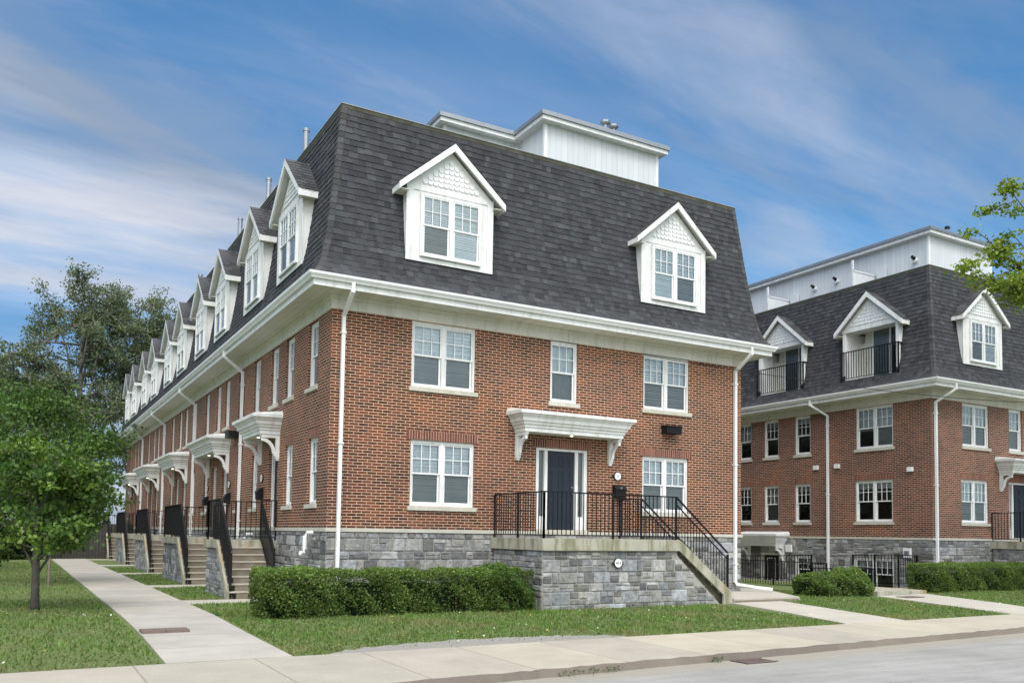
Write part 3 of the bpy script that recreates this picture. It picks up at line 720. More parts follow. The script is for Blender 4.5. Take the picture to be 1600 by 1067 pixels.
    # hip caps
    for sx, sy in ((0, 0), (1, 0)):
        for (q0, z0), (q1, z1) in zip(pr, pr[1:]):
            X0 = W_+q0 if sx else -q0; X1 = W_+q1 if sx else -q1; s = 1 if sx else -1; c = rnd.uniform(.05, .085)
            for (dx, dy) in ((-s*.13, 0), (0, .13)):
                rf.poly([(X0+s*.024, -q0-.024, Z+z0-.01), (X0+s*.024+dx, -q0-.024+dy, Z+z0-.01), (X1+s*.014+dx, -q1-.014+dy, Z+z1), (X1+s*.014, -q1-.014, Z+z1)], 'shingle', (c, c, c*1.03))
    qt = PROF[-1][0]; zt = Z+PROF[-1][1]
    rf.poly([(-qt, -qt, zt-.03), (W_+qt, -qt, zt-.03), (W_+qt, L_+qt, zt-.03), (-qt, L_+qt, zt-.03)], 'shingle', (.08, .08, .08))
    rf.build('mansard_roof', root, recalc=False)
    cp_ = MB()
    ring(cp_, qt-.14, qt+.015, zt-.02, zt+.075, 'moss'); ring(cp_, qt-.16, qt+.03, zt+.075, zt+.092, 'flash')
    cp_.build('roof_edge_cap', root)

# ================================================================== SETTING
def gz(x, y): return .10*max(0.0, min(1.0, (y+6.8)/4.5))
def sheet(name, poly_or_grid, mt, dz, kind='structure', label=None):
    """poly strip given as list of cross sections [(xL,yL),(xR,yR)]"""
    mb = MB(); secs = poly_or_grid
    for (a, b), (c, d_) in zip(secs, secs[1:]):
        n = 6
        for k in range(n):
            f0, f1 = k/n, (k+1)/n
            P_ = lambda s0, s1, f: (s0[0]+(s1[0]-s0[0])*f, s0[1]+(s1[1]-s0[1])*f)
            q = [P_(a, b, f0), P_(a, b, f1), P_(c, d_, f1), P_(c, d_, f0)]
            mb.poly([(x, y, gz(x, y)+dz) for x, y in q], mt)
    lo = min(gz(*p) for s in secs for p in s)
    # sides
    for s0, s1 in zip(secs, secs[1:]):
        for k in (0, 1):
            a, b = s0[k], s1[k]; mb.poly([(*a, gz(*a)+dz), (*b, gz(*b)+dz), (*b, gz(*b)-.12), (*a, gz(*a)-.12)], mt)
    for s in (secs[0], secs[-1]):
        a, b = s; mb.poly([(*a, gz(*a)+dz), (*b, gz(*b)+dz), (*b, gz(*b)-.12), (*a, gz(*a)-.12)], mt)
    o = mb.build(name); tag(o, label, None, None, kind); return o
# far ground sheet
g = MB(); g.poly([(-2500, -2500, -.32), (2500, -2500, -.32), (2500, 2500, -.32), (-2500, 2500, -.32)], 'lawn'); tag(g.build('ground'), 'green ground reaching the horizon', kind='structure')
# lawn with the sunken area by the second building left out
PX0, PX1, PY0, PY1 = 19.6, 21.62, .7, 14.0
lw = MB()
xs = sorted({-120, -60, -30, -12, -8, -4.15, -2.55, -1, 0, 4, 8, 12, 16, PX0, PX1, 24, 30, 45, 80, 120}); ys = sorted({-6.62, -5.5, -4.5, -3.5, -2.3, -1, PY0, 3, 8, PY1, 25, 50, 110})
for a, b in zip(xs, xs[1:]):
    for c, d_ in zip(ys, ys[1:]):
        if PX0 <= (a+b)/2 <= PX1 and PY0 <= (c+d_)/2 <= PY1: continue
        lw.poly([(a, c, gz(a, c)), (b, c, gz(b, c)), (b, d_, gz(b, d_)), (a, d_, gz(a, d_))], 'lawn')
tag(lw.build('lawn'), 'mown green lawn round the brick row houses', kind='structure')
pt = MB(); zf = -.32+.012
pt.box(PX0, PX1, PY0, PY1, -.6, zf, 'plainc'); pt.box(PX0-.12, PX0, PY0-.12, PY1, -.6, .125, 'plainc'); pt.box(PX0, PX1, PY0-.12, PY0, -.6, .125, 'plainc')
tag(pt.build('sunken_patio'), 'sunken concrete area below the second building', kind='structure')
ye = lambda x: -6.72+.008*x if x < 0 else -6.72+.008*x
yk = lambda x: -9.16+.055*max(-4, min(x, 20))
sec = [[(x, ye(x)), (x, yk(x)+.16)] for x in (-120, -60, -20, -8, -4, 0, 3, 6, 10, 14, 20, 40, 120)]
sw_ = MB()
for s0, s1 in zip(sec, sec[1:]):
    sw_.poly([(*s0[0], .022), (*s1[0], .022), (*s1[1], .012), (*s0[1], .012)], 'concrete'); sw_.poly([(*s0[0], .022), (*s1[0], .022), (*s1[0], -.1), (*s0[0], -.1)], 'concrete')
tag(sw_.build('pavement'), 'pale concrete pavement along the street', kind='structure')
kb = MB(); rnd = random.Random(5); x = -40.0; pv = None
while x < 60:
    j = rnd.uniform(-.016, .016); zj = .010+rnd.uniform(-.012, .004)
    cur = ((x, yk(x)+.165, .012), (x, yk(x)+j, zj), (x, yk(x)-.04+j*.6, -.15))
    if pv: kb.poly([pv[0], cur[0], cur[1], pv[1]], 'concrete'); kb.poly([pv[1], cur[1], cur[2], pv[2]], 'kerb')
    pv = cur; x += rnd.uniform(.12, .3)
tag(kb.build('kerb', recalc=False), 'brown weathered concrete kerb', kind='structure')
rd = MB()
for s0, s1 in zip(sec, sec[1:]): rd.poly([(s0[1][0], s0[1][1]-.1, -.105), (s1[1][0], s1[1][1]-.1, -.105), (s1[1][0], -13, -.07), (s0[1][0], -13, -.07)], 'road'); rd.poly([(s0[0][0], -13, -.07), (s1[0][0], -13, -.07), (s1[0][0], -17.3, -.16), (s0[0][0], -17.3, -.16)], 'road')
tag(rd.build('road', recalc=False), 'pale worn asphalt street', kind='structure')
fl = MB(); fl.poly([(-120, -17.3, .0), (120, -17.3, .0), (120, -17.5, .0), (-120, -17.5, .0)], 'concrete'); fl.poly([(-120, -17.3, 0), (120, -17.3, 0), (120, -17.3, -.2), (-120, -17.3, -.2)], 'kerb'); fl.poly([(-120, -17.5, 0), (120, -17.5, 0), (120, -120, 0), (-120, -120, 0)], 'lawn'); tag(fl.build('far_verge', recalc=False), 'grass verge across the street', kind='structure')
# gutter dust strip along the kerb (sand washed against it)
sheet('footpath', [[(-4.17, -6.72), (-2.52, -6.72)], [(-4.13, -4.0), (-2.56, -4.0)], [(-4.12, -1), (-2.52, -1)], [(-4.12, 5), (-2.52, 5)], [(-4.12, 15), (-2.52, 15)], [(-4.12, 34), (-2.52, 34)]], 'pathc', .022, label='concrete footpath running beside the row of porches')
FEET = [(4.25, 5.95)] + [(10.45+8.1*k, 13.9+8.1*k) for k in range(4)]
for k, (ya, yb) in enumerate(FEET):
    f = ya-1.42; sheet('porch_path', [[(-2.52, f-1.02), (-2.52, f-.02)], [(-.15, f-1.02), (-.15, f-.02)]], 'plainc', .018, label='short concrete path to the side steps')
sheet('front_path', [[(9.65, -2.42), (11.45, -2.35)], [(9.35, -4.5), (11.1, -4.5)], [(8.85, -6.66), (10.75, -6.66)]], 'plainc', .026, label='concrete path from the front steps to the pavement')
sheet('second_front_path', [[(15.75, -1.95), (18.2, -1.85)], [(15.2, -4.5), (17.5, -4.5)], [(14.7, -6.62), (16.7, -6.62)]], 'plainc', .026, label='concrete path between the two right lawns')
ln = MB(); ln.prism([(9.62, -2.38, -.05), (11.9, -2.42, -.05), (11.95, 14, -.05), (9.9+2.5, 14, -.05), (12.31, 0, -.05), (9.62, 0, -.05)] if False else [(9.78, -2.40, -.05), (12.1, -2.42, -.05), (13.6, 0.2, -.05), (13.6, 30, -.05), (12.31, 30, -.05), (12.31, -.06, -.05), (9.78, -.06, -.05)], (0, 0, .265), 'plainc'); ln.box(9.80, 12.06, -2.44, -2.425, -.05, .175, 'riser')
tag(ln.build('concrete_landing'), 'raised concrete landing at the foot of the front steps', kind='structure')
ln = MB(); ln.box(16.0, 18.25, -1.8, .55, -.05, .235, 'porch'); ln.box(15.55, 16.0, -1.35, .2, -.05, .17, 'porch'); tag(ln.build('second_landing'), 'low concrete landing between the right hedges', kind='structure')
# gravel margin beside the pavement
gr = MB(); rnd = random.Random(9); x = 1.2-3.2; pv = None
while x < 3.4:
    t = (x+2.0)/5.4; wv = .42*math.sin(math.pi*max(0, min(1, t)))**.5+rnd.uniform(-.05, .05); wv *= 1.75; cur = ((x, ye(x)+.005, .020), (x, ye(x)+max(.02, wv), .014+gz(x, ye(x)+wv)))
    if pv: gr.poly([pv[0], cur[0], cur[1], pv[1]], 'gravel')
    pv = cur; x += .12
tag(gr.build('gravel_margin', recalc=False), 'thin strip of bare gravel between lawn and pavement', kind='structure')

# ================================================================== BUILDING ONE
Z = ZG0
W_A, L_A = 12.31, 41.0
A = empty('brick_row_house', (0, 0, 0), 'long red brick row building at centre with ten white dormers down its left side', 'row house')
op = {'front': [], 'left': [], 'right': [], 'back': []}
def opn(side, c, w_, z0, h_): op[side].append((c-w_/2, c+w_/2, Z+z0, Z+z0+h_))
FW = [(2.755, 1.67, 3.33, 1.56, 2), (2.775, 1.66, .54, 1.55, 2), (6.15, .83, 3.31, 1.59, 1), (9.53, 1.62, 3.38, 1.52, 2), (9.51, 1.61, .56, 1.53, 2)]
for c, w_, z0, h_, n in FW: opn('front', c, w_, z0, h_)
opn('front', 6.135, 1.58, .04, 2.08)
LW = []
ups = [1.42, 3.45, 4.98, 7.0] + [v+8.1*k for k in range(4) for v in (9.12, 11.15, 12.6, 14.65)]
lows = [1.22, 3.32, 7.0] + [v+8.1*k for k in range(4) for v in (9.1, 14.55)]
for c in ups: LW.append((c, .80, 3.31, 1.57)); opn('left', c, .80, 3.31, 1.57)
for c in lows: LW.append((c, .76, .55, 1.55)); opn('left', c, .76, .55, 1.55)
LD = [4.88] + [v+8.1*k for k in range(4) for v in (11.2, 13.0)]
for c in LD: opn('left', c, 1.0, .0, 2.1)
op['left'].append((1.05, 1.62, Z-1.45, Z-.92))       # basement light
RW = [3+4*k for k in range(9)]
for c in RW: opn('right', c, .8, 3.31, 1.57); opn('right', c, .8, .55, 1.55)
shell(A, W_A, L_A, op, 'brick', -.2, 3)
for i, (c, w_, z0, h_, n) in enumerate(FW):
    window('w', w_, h_, n, A, c, Z+z0, style=('curtain' if n == 1 else 'blind'), seed=i)
LZ = R(-90)
tw = window('w', .80, 1.57, 1, A, 0, 0, y=.07, style='mixed', rz=LZ, loc=(0, LW[0][0], Z+3.31), seed=4)
for c, w_, z0, h_ in LW[1:len(ups)]:
    o = copy_tree(tw, A); o.location = (0, c, Z+z0)
tw2 = window('w', .76, 1.55, 1, A, 0, 0, y=.07, style='mixed', rz=LZ, loc=(0, lows[0], Z+.55), seed=8)
for c in lows[1:]: o = copy_tree(tw2, A); o.location = (0, c, Z+.55)
for c in RW:
    for z0 in (3.31, .55): o = copy_tree(tw, A); o.location = (W_A, c, Z+z0); o.rotation_euler = (0, 0, R(90)); 
bw = window('w', .57, .53, 1, A, 0, 0, y=.09, style='open', rz=LZ, loc=(0, 1.335, Z-1.45), sill=False)
front_door(A, (6.135, 0, Z+.04), 0)
td = front_door(A, (0, LD[0], Z+.02), LZ, 1.0, 2.06, False, 'door', .10)
for c in LD[1:]: o = copy_tree(td, A); o.location = (0, c, Z+.02)
canopy(A, (0, 0, Z+2.43), 0, 4.71, 7.67, .53)
canopy(A, (0, 0, Z+2.43), LZ, -6.25, -4.20, .52)
for k in range(4): canopy(A, (0, 0, Z+2.43), LZ, -(13.95+8.0*k), -(10.5+7.95*k), .52)
railed_porch(A, (0, 0, 0), 0, 4.13, 8.0, 2.40, Z-.17, .21, 9.66, 1.5, .265, 11)
for k, (ya, yb) in enumerate(FEET): railed_porch(A, (0, 0, 0), LZ, -yb, -ya, 1.46, Z-.34, .12, -(ya-1.42), 1.12, .20, 21+k)
DZ = Z+6.22
for i, c in enumerate((2.69, 9.47)): dormer(A, (c, -.34, DZ), 0, seed=i)
ld = dormer(A, (-.34, 2.5, DZ), LZ, seed=2)
for c in (6.3, 10.75, 14.45, 18.7, 22.3, 26.7, 30.4, 34.8, 38.2): o = copy_tree(ld, A); o.location = (-.34, c, DZ)
GT = Z+5.36
downpipe(A, .24, 0, (0, -1), GT, .25, .66, [(.24, -.07, .22), (.75, -.25, .10)], (0, 0)); downpipe(A, 12.02, 0, (0, -1), GT, .50, .66, [(12.07, -.11, .42), (12.45, -.48, .35), (12.75, -.78, .31)], (.06, 0))
for c in (8.63, 16.9, 24.85, 32.85): downpipe(A, 0, c, (-1, 0), GT, 1.55, .66, None, (0, -.10))
# rooftop storey
def penthouse(parent, x0, x1, y0, y1, zt, name='rooftop_storey'):
    mb = MB(); mb.box(x0, x1, y0, y1, Z+9.55, zt-.12, 'siding')
    for xx in (x0, x1): mb.box(xx-.05, xx+.05, y0-.02, y0+.08, Z+9.6, zt-.12, 'white2')
    o = mb.build(name, parent); e = MB(); v = .24
    e.box(x0-v, x1+v, y0-v, y1+v, zt-.14, zt-.02, 'white'); e.box(x0-v-.05, x1+v+.05, y0-v-.05, y1+v+.05, zt-.02, zt+.09, 'steel'); e.box(x0-v-.02, x1+v+.02, y0-v-.02, y1+v+.02, zt+.09, zt+.12, 'flash')
    e.build('parapet_trim', o); return o
penthouse(A, 6.85, 10.92, 2.27, 39, Z+11.94); penthouse(A, 4.40, 6.80, 3.9, 38.5, Z+11.92)
for (x, y) in ((10.15, 4.0), (10.55, 4.1)):
    v = MB(); v.tube([(x, y, Z+12.0), (x, y, Z+13.35)], .07, 'steel', 10); v.tube([(x, y, Z+13.28), (x, y, Z+13.33), (x, y, Z+13.40), (x, y, Z+13.43)], [.09, .17, .17, .08], 'steel', 12); v.build('roof_vent', A)
for y, h_ in ((5.5, 1.5), (9.8, 1.55), (14.0, 1.5), (22.0, 1.4)):
    v = MB(); v.tube([(.8, y, Z+9.6), (.8, y, Z+9.85+h_)], .085, 'steel', 12); v.tube([(.8, y, Z+9.85+h_-.04), (.8, y, Z+9.85+h_+.04)], .10, 'steel', 12); v.build('flue_pipe', A)
v = MB(); v.box(9.34, 9.86, -.26, -.01, Z+2.74, Z+2.94, 'black'); v.prism([(9.32, -.01, Z+2.94), (9.32, -.30, Z+2.94), (9.32, -.01, Z+2.98)], (.56, 0, 0), 'black'); v.build('vent_hood', A)
v = MB(); v.box(-.30, -.01, 9.2, 9.8, Z+2.80, Z+3.0, 'black'); v.build('vent_hood', A)
v = MB(); v.tube([(-.02, .95, Z-.12), (-.16, .95, Z-.12), (-.20, .95, Z-.20), (-.20, .95, Z-.50), (-.22, .93, Z-.58), (-.32, .86, Z-.58)], .05, 'white2', 10); v.build('vent_pipe', A)
v = MB(); v.tube([(-.02, 6.9, Z-.20), (-.20, 6.9, Z-.20), (-.24, 6.9, Z-.32)], .05, 'white2', 10); v.build('vent_pipe', A)

# ================================================================== BUILDING TWO
BX, BY = 21.6, .3
B = empty('second_brick_row_house', (BX, BY, 0), 'red brick row building at right with railed balcony dormers in its dark roof', 'row house')
W_B, L_B = 14.0, 34.0
op = {'front': [], 'left': [], 'right': [], 'back': []}
BF = [(2.53, 1.60, 3.31, 1.57, 2), (2.43, 1.60, .55, 1.56, 2), (5.0, .83, 3.31, 1.59, 1), (9.0, 1.60, 3.31, 1.57, 2), (9.0, 1.6, .55, 1.56, 2)]
for c, w_, z0, h_, n in BF: opn('front', c, w_, z0, h_)
opn('front', 5.3, 1.55, .04, 2.08)
BL = [(2.42, 1.66, 3.31, 1.58, 2), (5.89, .82, 3.31, 1.58, 1), (7.62, .82, 3.31, 1.58, 1), (9.2, .82, 3.31, 1.58, 1), (2.46, 1.66, .56, 1.56, 2), (5.90, .82, .56, 1.56, 1), (7.62, .82, .56, 1.56, 1), (9.2, .82, .56, 1.56, 1)]
for k in range(1, 4): BL += [(2.42+8.1*k+1.2, .82, z0, 1.57, 1) for z0 in (3.31, .56)] + [(5.9+8.1*k, .82, z0, 1.57, 1) for z0 in (3.31, .56)]
for c, w_, z0, h_, n in BL: opn('left', c, w_, z0, h_)
op['left'] += [(1.62, 3.38, Z-1.95, Z-.77), (7.15, 8.25, Z-2.15, Z-.72), (5.38, 6.30, Z-1.85, Z-.78)]
for c in RW[:7]: opn('right', c, .8, 3.31, 1.57)
BDY = (2.3, 6.75, 11.3, 15.6, 20.0, 24.5)
shell(B, W_B, L_B, op, 'brick_b', -.55, 17, [(c-1.13, c+1.13, 5.93, 7.83) for c in BDY])
for i, (c, w_, z0, h_, n) in enumerate(BF): window('w', w_, h_, n, B, c, Z+z0, style='mixed', seed=20+i)
for i, (c, w_, z0, h_, n) in enumerate(BL): window('w', w_, h_, n, B, 0, 0, rz=LZ, loc=(0, c, Z+z0), style='open' if i % 3 else 'mixed', seed=30+i)
for c, w_, z0, h_, n in ((2.5, 1.76, -1.95, 1.18, 2), (5.84, .92, -1.85, 1.07, 1)): window('w', w_, h_, n, B, 0, 0, rz=LZ, loc=(0, c, Z+z0), style='open', seed=60, sill=False)
for c in RW[:7]: window('w', .8, 1.57, 1, B, 0, 0, rz=R(90), loc=(W_B, c, Z+3.31), style='open', seed=5)
front_door(B, (5.3, 0, Z+.04), 0)
bd = front_door(B, (0, 7.7, Z-2.15), LZ, 1.10, 1.43+.0, False, 'black', .06)
g = MB(); g.poly([(-.22, .095, .35), (.22, .095, .35), (.22, .095, 1.2), (-.22, .095, 1.2)], 'dglass')
for a, b, c, d_ in ((-.25, .25, .32, .35), (-.25, .25, 1.2, 1.23), (-.25, -.22, .35, 1.2), (.22, .25, .35, 1.2)): g.box(a, b, .085, .094, c, d_, 'white2')
g.build('door_window', bd, recalc=False)
canopy(B, (0, 0, Z+2.43), 0, 3.9, 6.75, .53)
canopy(B, (0, 0, Z-.42), LZ, -8.95, -6.85, .55, False)
railed_porch(B, (0, 0, 0), 0, 3.35, 7.2, 2.2, Z-.10, .21, 8.9, 1.5, .265, 41)
for c in BDY: dormer(B, (-.34, c, Z+5.93), LZ, 2.5, balcony=True, seed=50+int(c)).scale = (1, 1, 1.11)
for i, c in enumerate((2.47, 9.2)): dormer(B, (c, -.34, DZ), 0, seed=70+i, w_=2.3)
for c in (9.2,): pass
downpipe(B, 0.12, 0, (0, -1), GT, .15, .66, None, (.28, 0)); downpipe(B, 0, 4.55, (-1, 0), GT, -.2, .66, None, (0, .35))
penthouse(B, 2.25, 6.2, 1.62, 33, Z+11.74)
for (y, z_) in ((2.2, 10.75), (6.0, 10.85), (7.2, 10.80)):
    v = MB(); v.tube([(2.24, y, Z+z_), (2.12, y, Z+z_)], .10, 'white2', 12); v.tube([(2.14, y-.02, Z+z_+.06), (1.98, y-.02, Z+z_+.10)], [.07, .06], 'black', 10); v.build('wall_light', B)
for y in (4.0, 8.6):
    v = MB(); v.box(.8, .88, y, y+.08, Z+9.6, Z+11.0, 'fin'); v.box(.84, 2.2, y+.02, y+.06, Z+9.6, Z+10.55, 'fin'); v.box(.84, 2.2, y+.0, y+.08, Z+10.55, Z+10.62, 'fin'); v.box(2.1, 2.2, y-.5, y-.1, Z+9.9, Z+10.75, 'fin'); v.build('privacy_screen', B)
for (x, y) in ((3.0, 3.0), (3.3, 1.9)):
    v = MB(); v.tube([(x+.5, y, Z+11.8), (x+.5, y, Z+12.25)], .05, 'steel', 8); v.tube([(x+.5, y, Z+12.2), (x+.5, y, Z+12.3)], .10, 'black', 8); v.build('roof_vent', B)
v = MB(); v.box(-.10, -.01, 6.45, 6.75, Z-.65, Z-.35, 'white2'); v.build('utility_box', B)
for (y, z_) in ((5.05, 2.65), (4.0, 2.65), (.75, 2.35)): v = MB(); v.box(-.12, -.005, y, y+.20, Z+z_, Z+z_+.16, 'white2'); v.build('utility_box', B)
v = MB(); v.box(-.10, -.02, .85, 1.15, Z-.72, Z-.38, 'white2'); v.box(-.115, -.10, .90, 1.10, Z-.62, Z-.48, 'steel'); v.build('utility_box', B)

# ================================================================== SMALL THINGS
def text_mesh(s, size, name, mt, parent, loc, rot):
    cu = bpy.data.curves.new(name, 'FONT'); cu.body = s; cu.size = size; cu.align_x = 'CENTER'; cu.align_y = 'CENTER'; cu.extrude = .002
    t = bpy.data.objects.new(name, cu); COL.objects.link(t); bpy.context.view_layer.update()
    me = bpy.data.meshes.new_from_object(t.evaluated_get(bpy.context.evaluated_depsgraph_get())); bpy.data.objects.remove(t)
    me.materials.clear(); me.materials.append(M[mt])
    o = bpy.data.objects.new(name, me); COL.objects.link(o); o.parent = parent; o.location = loc; o.rotation_euler = rot; return o
def plaque(x, y, z, rz, txt, size, label, group=None, r=.105):
    e = empty('number_plaque', (x, y, z), label, 'number sign', group, rz)
    b = MB(); b.tube([(0, 0, 0), (0, -.03, 0)], r+.015, 'black', 24)
    for s in (-1, 1): b.tube([(s*(r+.01), -.012, 0), (s*(r+.055), -.012, -.02), (s*(r+.06), -.012, .02)], [.014, .014, .008], 'black', 8)
    b.build('bracket', e)
    f = MB(); f.tube([(0, -.031, 0), (0, -.042, 0)], r, 'plaque', 28); f.build('face', e)
    text_mesh(txt, size, 'lettering', 'black', e, (0, -.045, 0), (R(90), 0, 0)); return e
plaque(6.16, -2.40, Z-.72, 0, '413', .10, 'round white number sign 413 on the grey stone porch base', None, .10)
plaque(7.86, 0, Z+1.49, 0, '1', .13, 'round white number 1 sign on brick above the black mailbox at the front door', None, .10)
def mailbox(x, y, z, rz, label, group=None):
    e = empty('mailbox', (x, y, z), label, 'mailbox', group, rz); b = MB()
    pts = [(-.17, -.005, -.15), (-.17, -.14, -.15), (-.17, -.16, .06), (-.17, -.11, .13), (-.17, -.005, .17)]
    b.prism(pts, (.34, 0, 0), 'black'); b.build('body', e)
    l = MB(); l.prism([(-.18, -.005, .185), (-.18, -.125, .14), (-.18, -.175, .06), (-.18, -.17, .05), (-.18, -.11, .125), (-.18, -.005, .17)], (.36, 0, 0), 'black'); l.tube([(0, -.168, .09), (0, -.185, .08)], .035, 'steel', 12); l.build('lid', e); return e
mailbox(7.88, 0, Z+1.08, 0, 'black wall mailbox below the number 1 sign beside the navy front door')
pl = [(5.98, 1.37, 'round white number sign beside the first side porch door nearest the corner'), (10.30, 1.37, 'round white number sign at the near end of the second side porch'), (14.0, 1.37, 'round white number sign at the far end of the second side porch')]
for i, (y, z_, lb) in enumerate(pl):
    plaque(0, y, Z+z_, LZ, str(i+2), .12, lb, 'number signs along the side doors')
    mailbox(0, y-.02, Z+.92, LZ, lb.replace('round white number sign', 'black wall mailbox'), 'mailboxes along the side doors')
plaque(BX, BY+7.0, Z-.62, LZ, '5', .12, 'round number sign under the low canopy of the sunken door', None, .10)
def railing(name, pts, h, label, group='black railings round the sunken area'):
    e = empty(name, pts[0], label, 'railing', group); o = Vector(pts[0]); P_ = [Vector(p)-o for p in pts]
    b = MB(); rail_line(b, P_, h, .125, .10, posts=False); b.build('balusters', e)
    for q in P_: m_ = MB(); m_.bar(q-Vector((0, 0, .05)), q+Vector((0, 0, h+.02)), .05, .05, 'black'); m_.build('post', e)
    return e
railing('area_railing', [(21.55, BY+.62, .12), (20.55, BY+.62, .15), (20.55, BY+1.6, .12), (20.55, BY+2.55, .10)], 1.09, 'black railing round the basement window well between the two right hedges')
railing('area_railing', [(17.5, 2.05, .06), (17.5, 3.8, .0), (17.5, 5.7, -.05)], 1.13, 'tall black railing in front of the sunken door beside the white downpipe')
railing('area_railing', [(17.5, 2.05, .04), (18.0, 1.1, .04), (19.3, .9, .04), (20.5, 2.8, .04)], .72, 'low black railing seen over the small round hedge')
railing('area_railing', [(19.55, 3.2, .12), (19.55, 6.0, .12), (19.55, 9.0, .12)], .75, 'low black railing along the sunken patio edge')
# cover plates, storm drain
c = empty('access_cover', (-3.75, -3.52, .10), 'rusty brown rectangular metal cover in the footpath', 'metal cover'); m_ = MB()
for a, b in ((-.36, -.005), (.005, .36)): m_.box(a, b, -.19, .19, -.01, .012+.02, 'rust')
m_.build('plate', c)
c = empty('access_cover', (16.4, -2.6, .10), 'brown metal cover in the path between the right lawns', 'metal cover'); m_ = MB(); m_.box(-.38, .38, -.2, .2, -.01, .034, 'rust'); m_.build('plate', c)
c = empty('storm_drain', (3.75, -9.24, -.098), 'iron storm drain grate in the road against the kerb', 'drain'); m_ = MB()
m_.box(-.30, .30, -.17, .17, -.02, .006, 'dark')
for k in range(8): m_.box(-.29+.075*k, -.255+.075*k, -.16, .16, .006, .014, 'rust')
m_.box(-.32, .32, -.19, -.16, .006, .018, 'rust'); m_.box(-.32, .32, .16, .19, .006, .018, 'rust'); m_.build('grate', c)
# overhead service cable
w1 = MB(); a = Vector((8.69, -.06, Z+4.84)); b = Vector((34, -8.0, 7.3)); pts = [a+(b-a)*(k/24)-Vector((0, 0, 1.0*math.sin(math.pi*k/24))) for k in range(25)]
w1.tube(pts, .009, 'black', 5); tag(w1.build('overhead_cable'), 'thin black cable sagging from the front wall across to the right', 'cable')
p = empty('utility_pole', (34, -8.0, 0), 'wooden utility pole out beyond the right edge', 'pole'); m_ = MB(); m_.tube([(0, 0, -.2), (0, 0, 9)], [.15, .11], 'bark', 12); m_.build('pole', p); m_ = MB(); m_.box(-.06, .06, -1, 1, 8.2, 8.32, 'wood'); m_.build('crossarm', p)
# closing fence at the far end of the footpath
fn = empty('wooden_fence', (-4.3, 35, 0), 'dark board fence closing the far end of the footpath', 'fence'); m_ = MB()
for k in range(28): m_.box(k*.15, k*.15+.142, -.01, .01, .02, 2.0+.02*random.Random(k).random(), 'woodf')
m_.build('boards', fn)
for k in range(3): m_ = MB(); m_.box(k*2.0-.05, k*2.0+.05, .012, .11, 0, 2.1, 'woodf'); m_.build('post', fn)

# ================================================================== VEGETATION
def fast_mesh(name, V, Fc, cols, mt, parent=None, loc=(0, 0, 0)):
    """V (n,k,3) faces of k verts each, one colour per face"""
    n, k, _ = V.shape; me = bpy.data.meshes.new(name)
    me.vertices.add(n*k); me.vertices.foreach_set('co', V.reshape(-1).astype(np.float32))
    me.loops.add(n*k); me.loops.foreach_set('vertex_index', np.arange(n*k, dtype=np.int32))
    me.polygons.add(n); me.polygons.foreach_set('loop_start', np.arange(0, n*k, k, dtype=np.int32)); me.polygons.foreach_set('loop_total', np.full(n, k, dtype=np.int32))
    me.update(calc_edges=True)
    ca = me.color_attributes.new('Col', 'FLOAT_COLOR', 'CORNER'); c4 = np.ones((n, k, 4), np.float32); c4[:, :, :3] = cols[:, None, :]
    ca.data.foreach_set('color', c4.reshape(-1)); me.materials.append(M[mt])
    o = bpy.data.objects.new(name, me); COL.objects.link(o); o.location = loc
    if parent: o.parent = parent
    return o
def leaves(C, size, rs, col, var=.35, flat=.0, asp=.75):
    """leaf rhombs at centres C"""
    n = len(C); N_ = rs.normal(size=(n, 3)); N_[:, 2] += flat; N_ /= np.linalg.norm(N_, axis=1)[:, None]
    A_ = np.cross(N_, rs.normal(size=(n, 3))); A_ /= np.linalg.norm(A_, axis=1)[:, None]; B_ = np.cross(N_, A_)
    s = (size*rs.uniform(.6, 1.3, n))[:, None]
    V = np.stack([C-A_*s*.5, C-B_*s*.5*asp+N_*s*.08, C+A_*s*.5, C+B_*s*.5*asp+N_*s*.08], 1)
    k = rs.uniform(1-var, 1+var, n)[:, None]; hue = rs.uniform(-1, 1, n)[:, None]
    c = np.array(col)[None]*k*(1+hue*np.array([.22, .02, -.1])[None]); return V, np.clip(c, .003, .8)
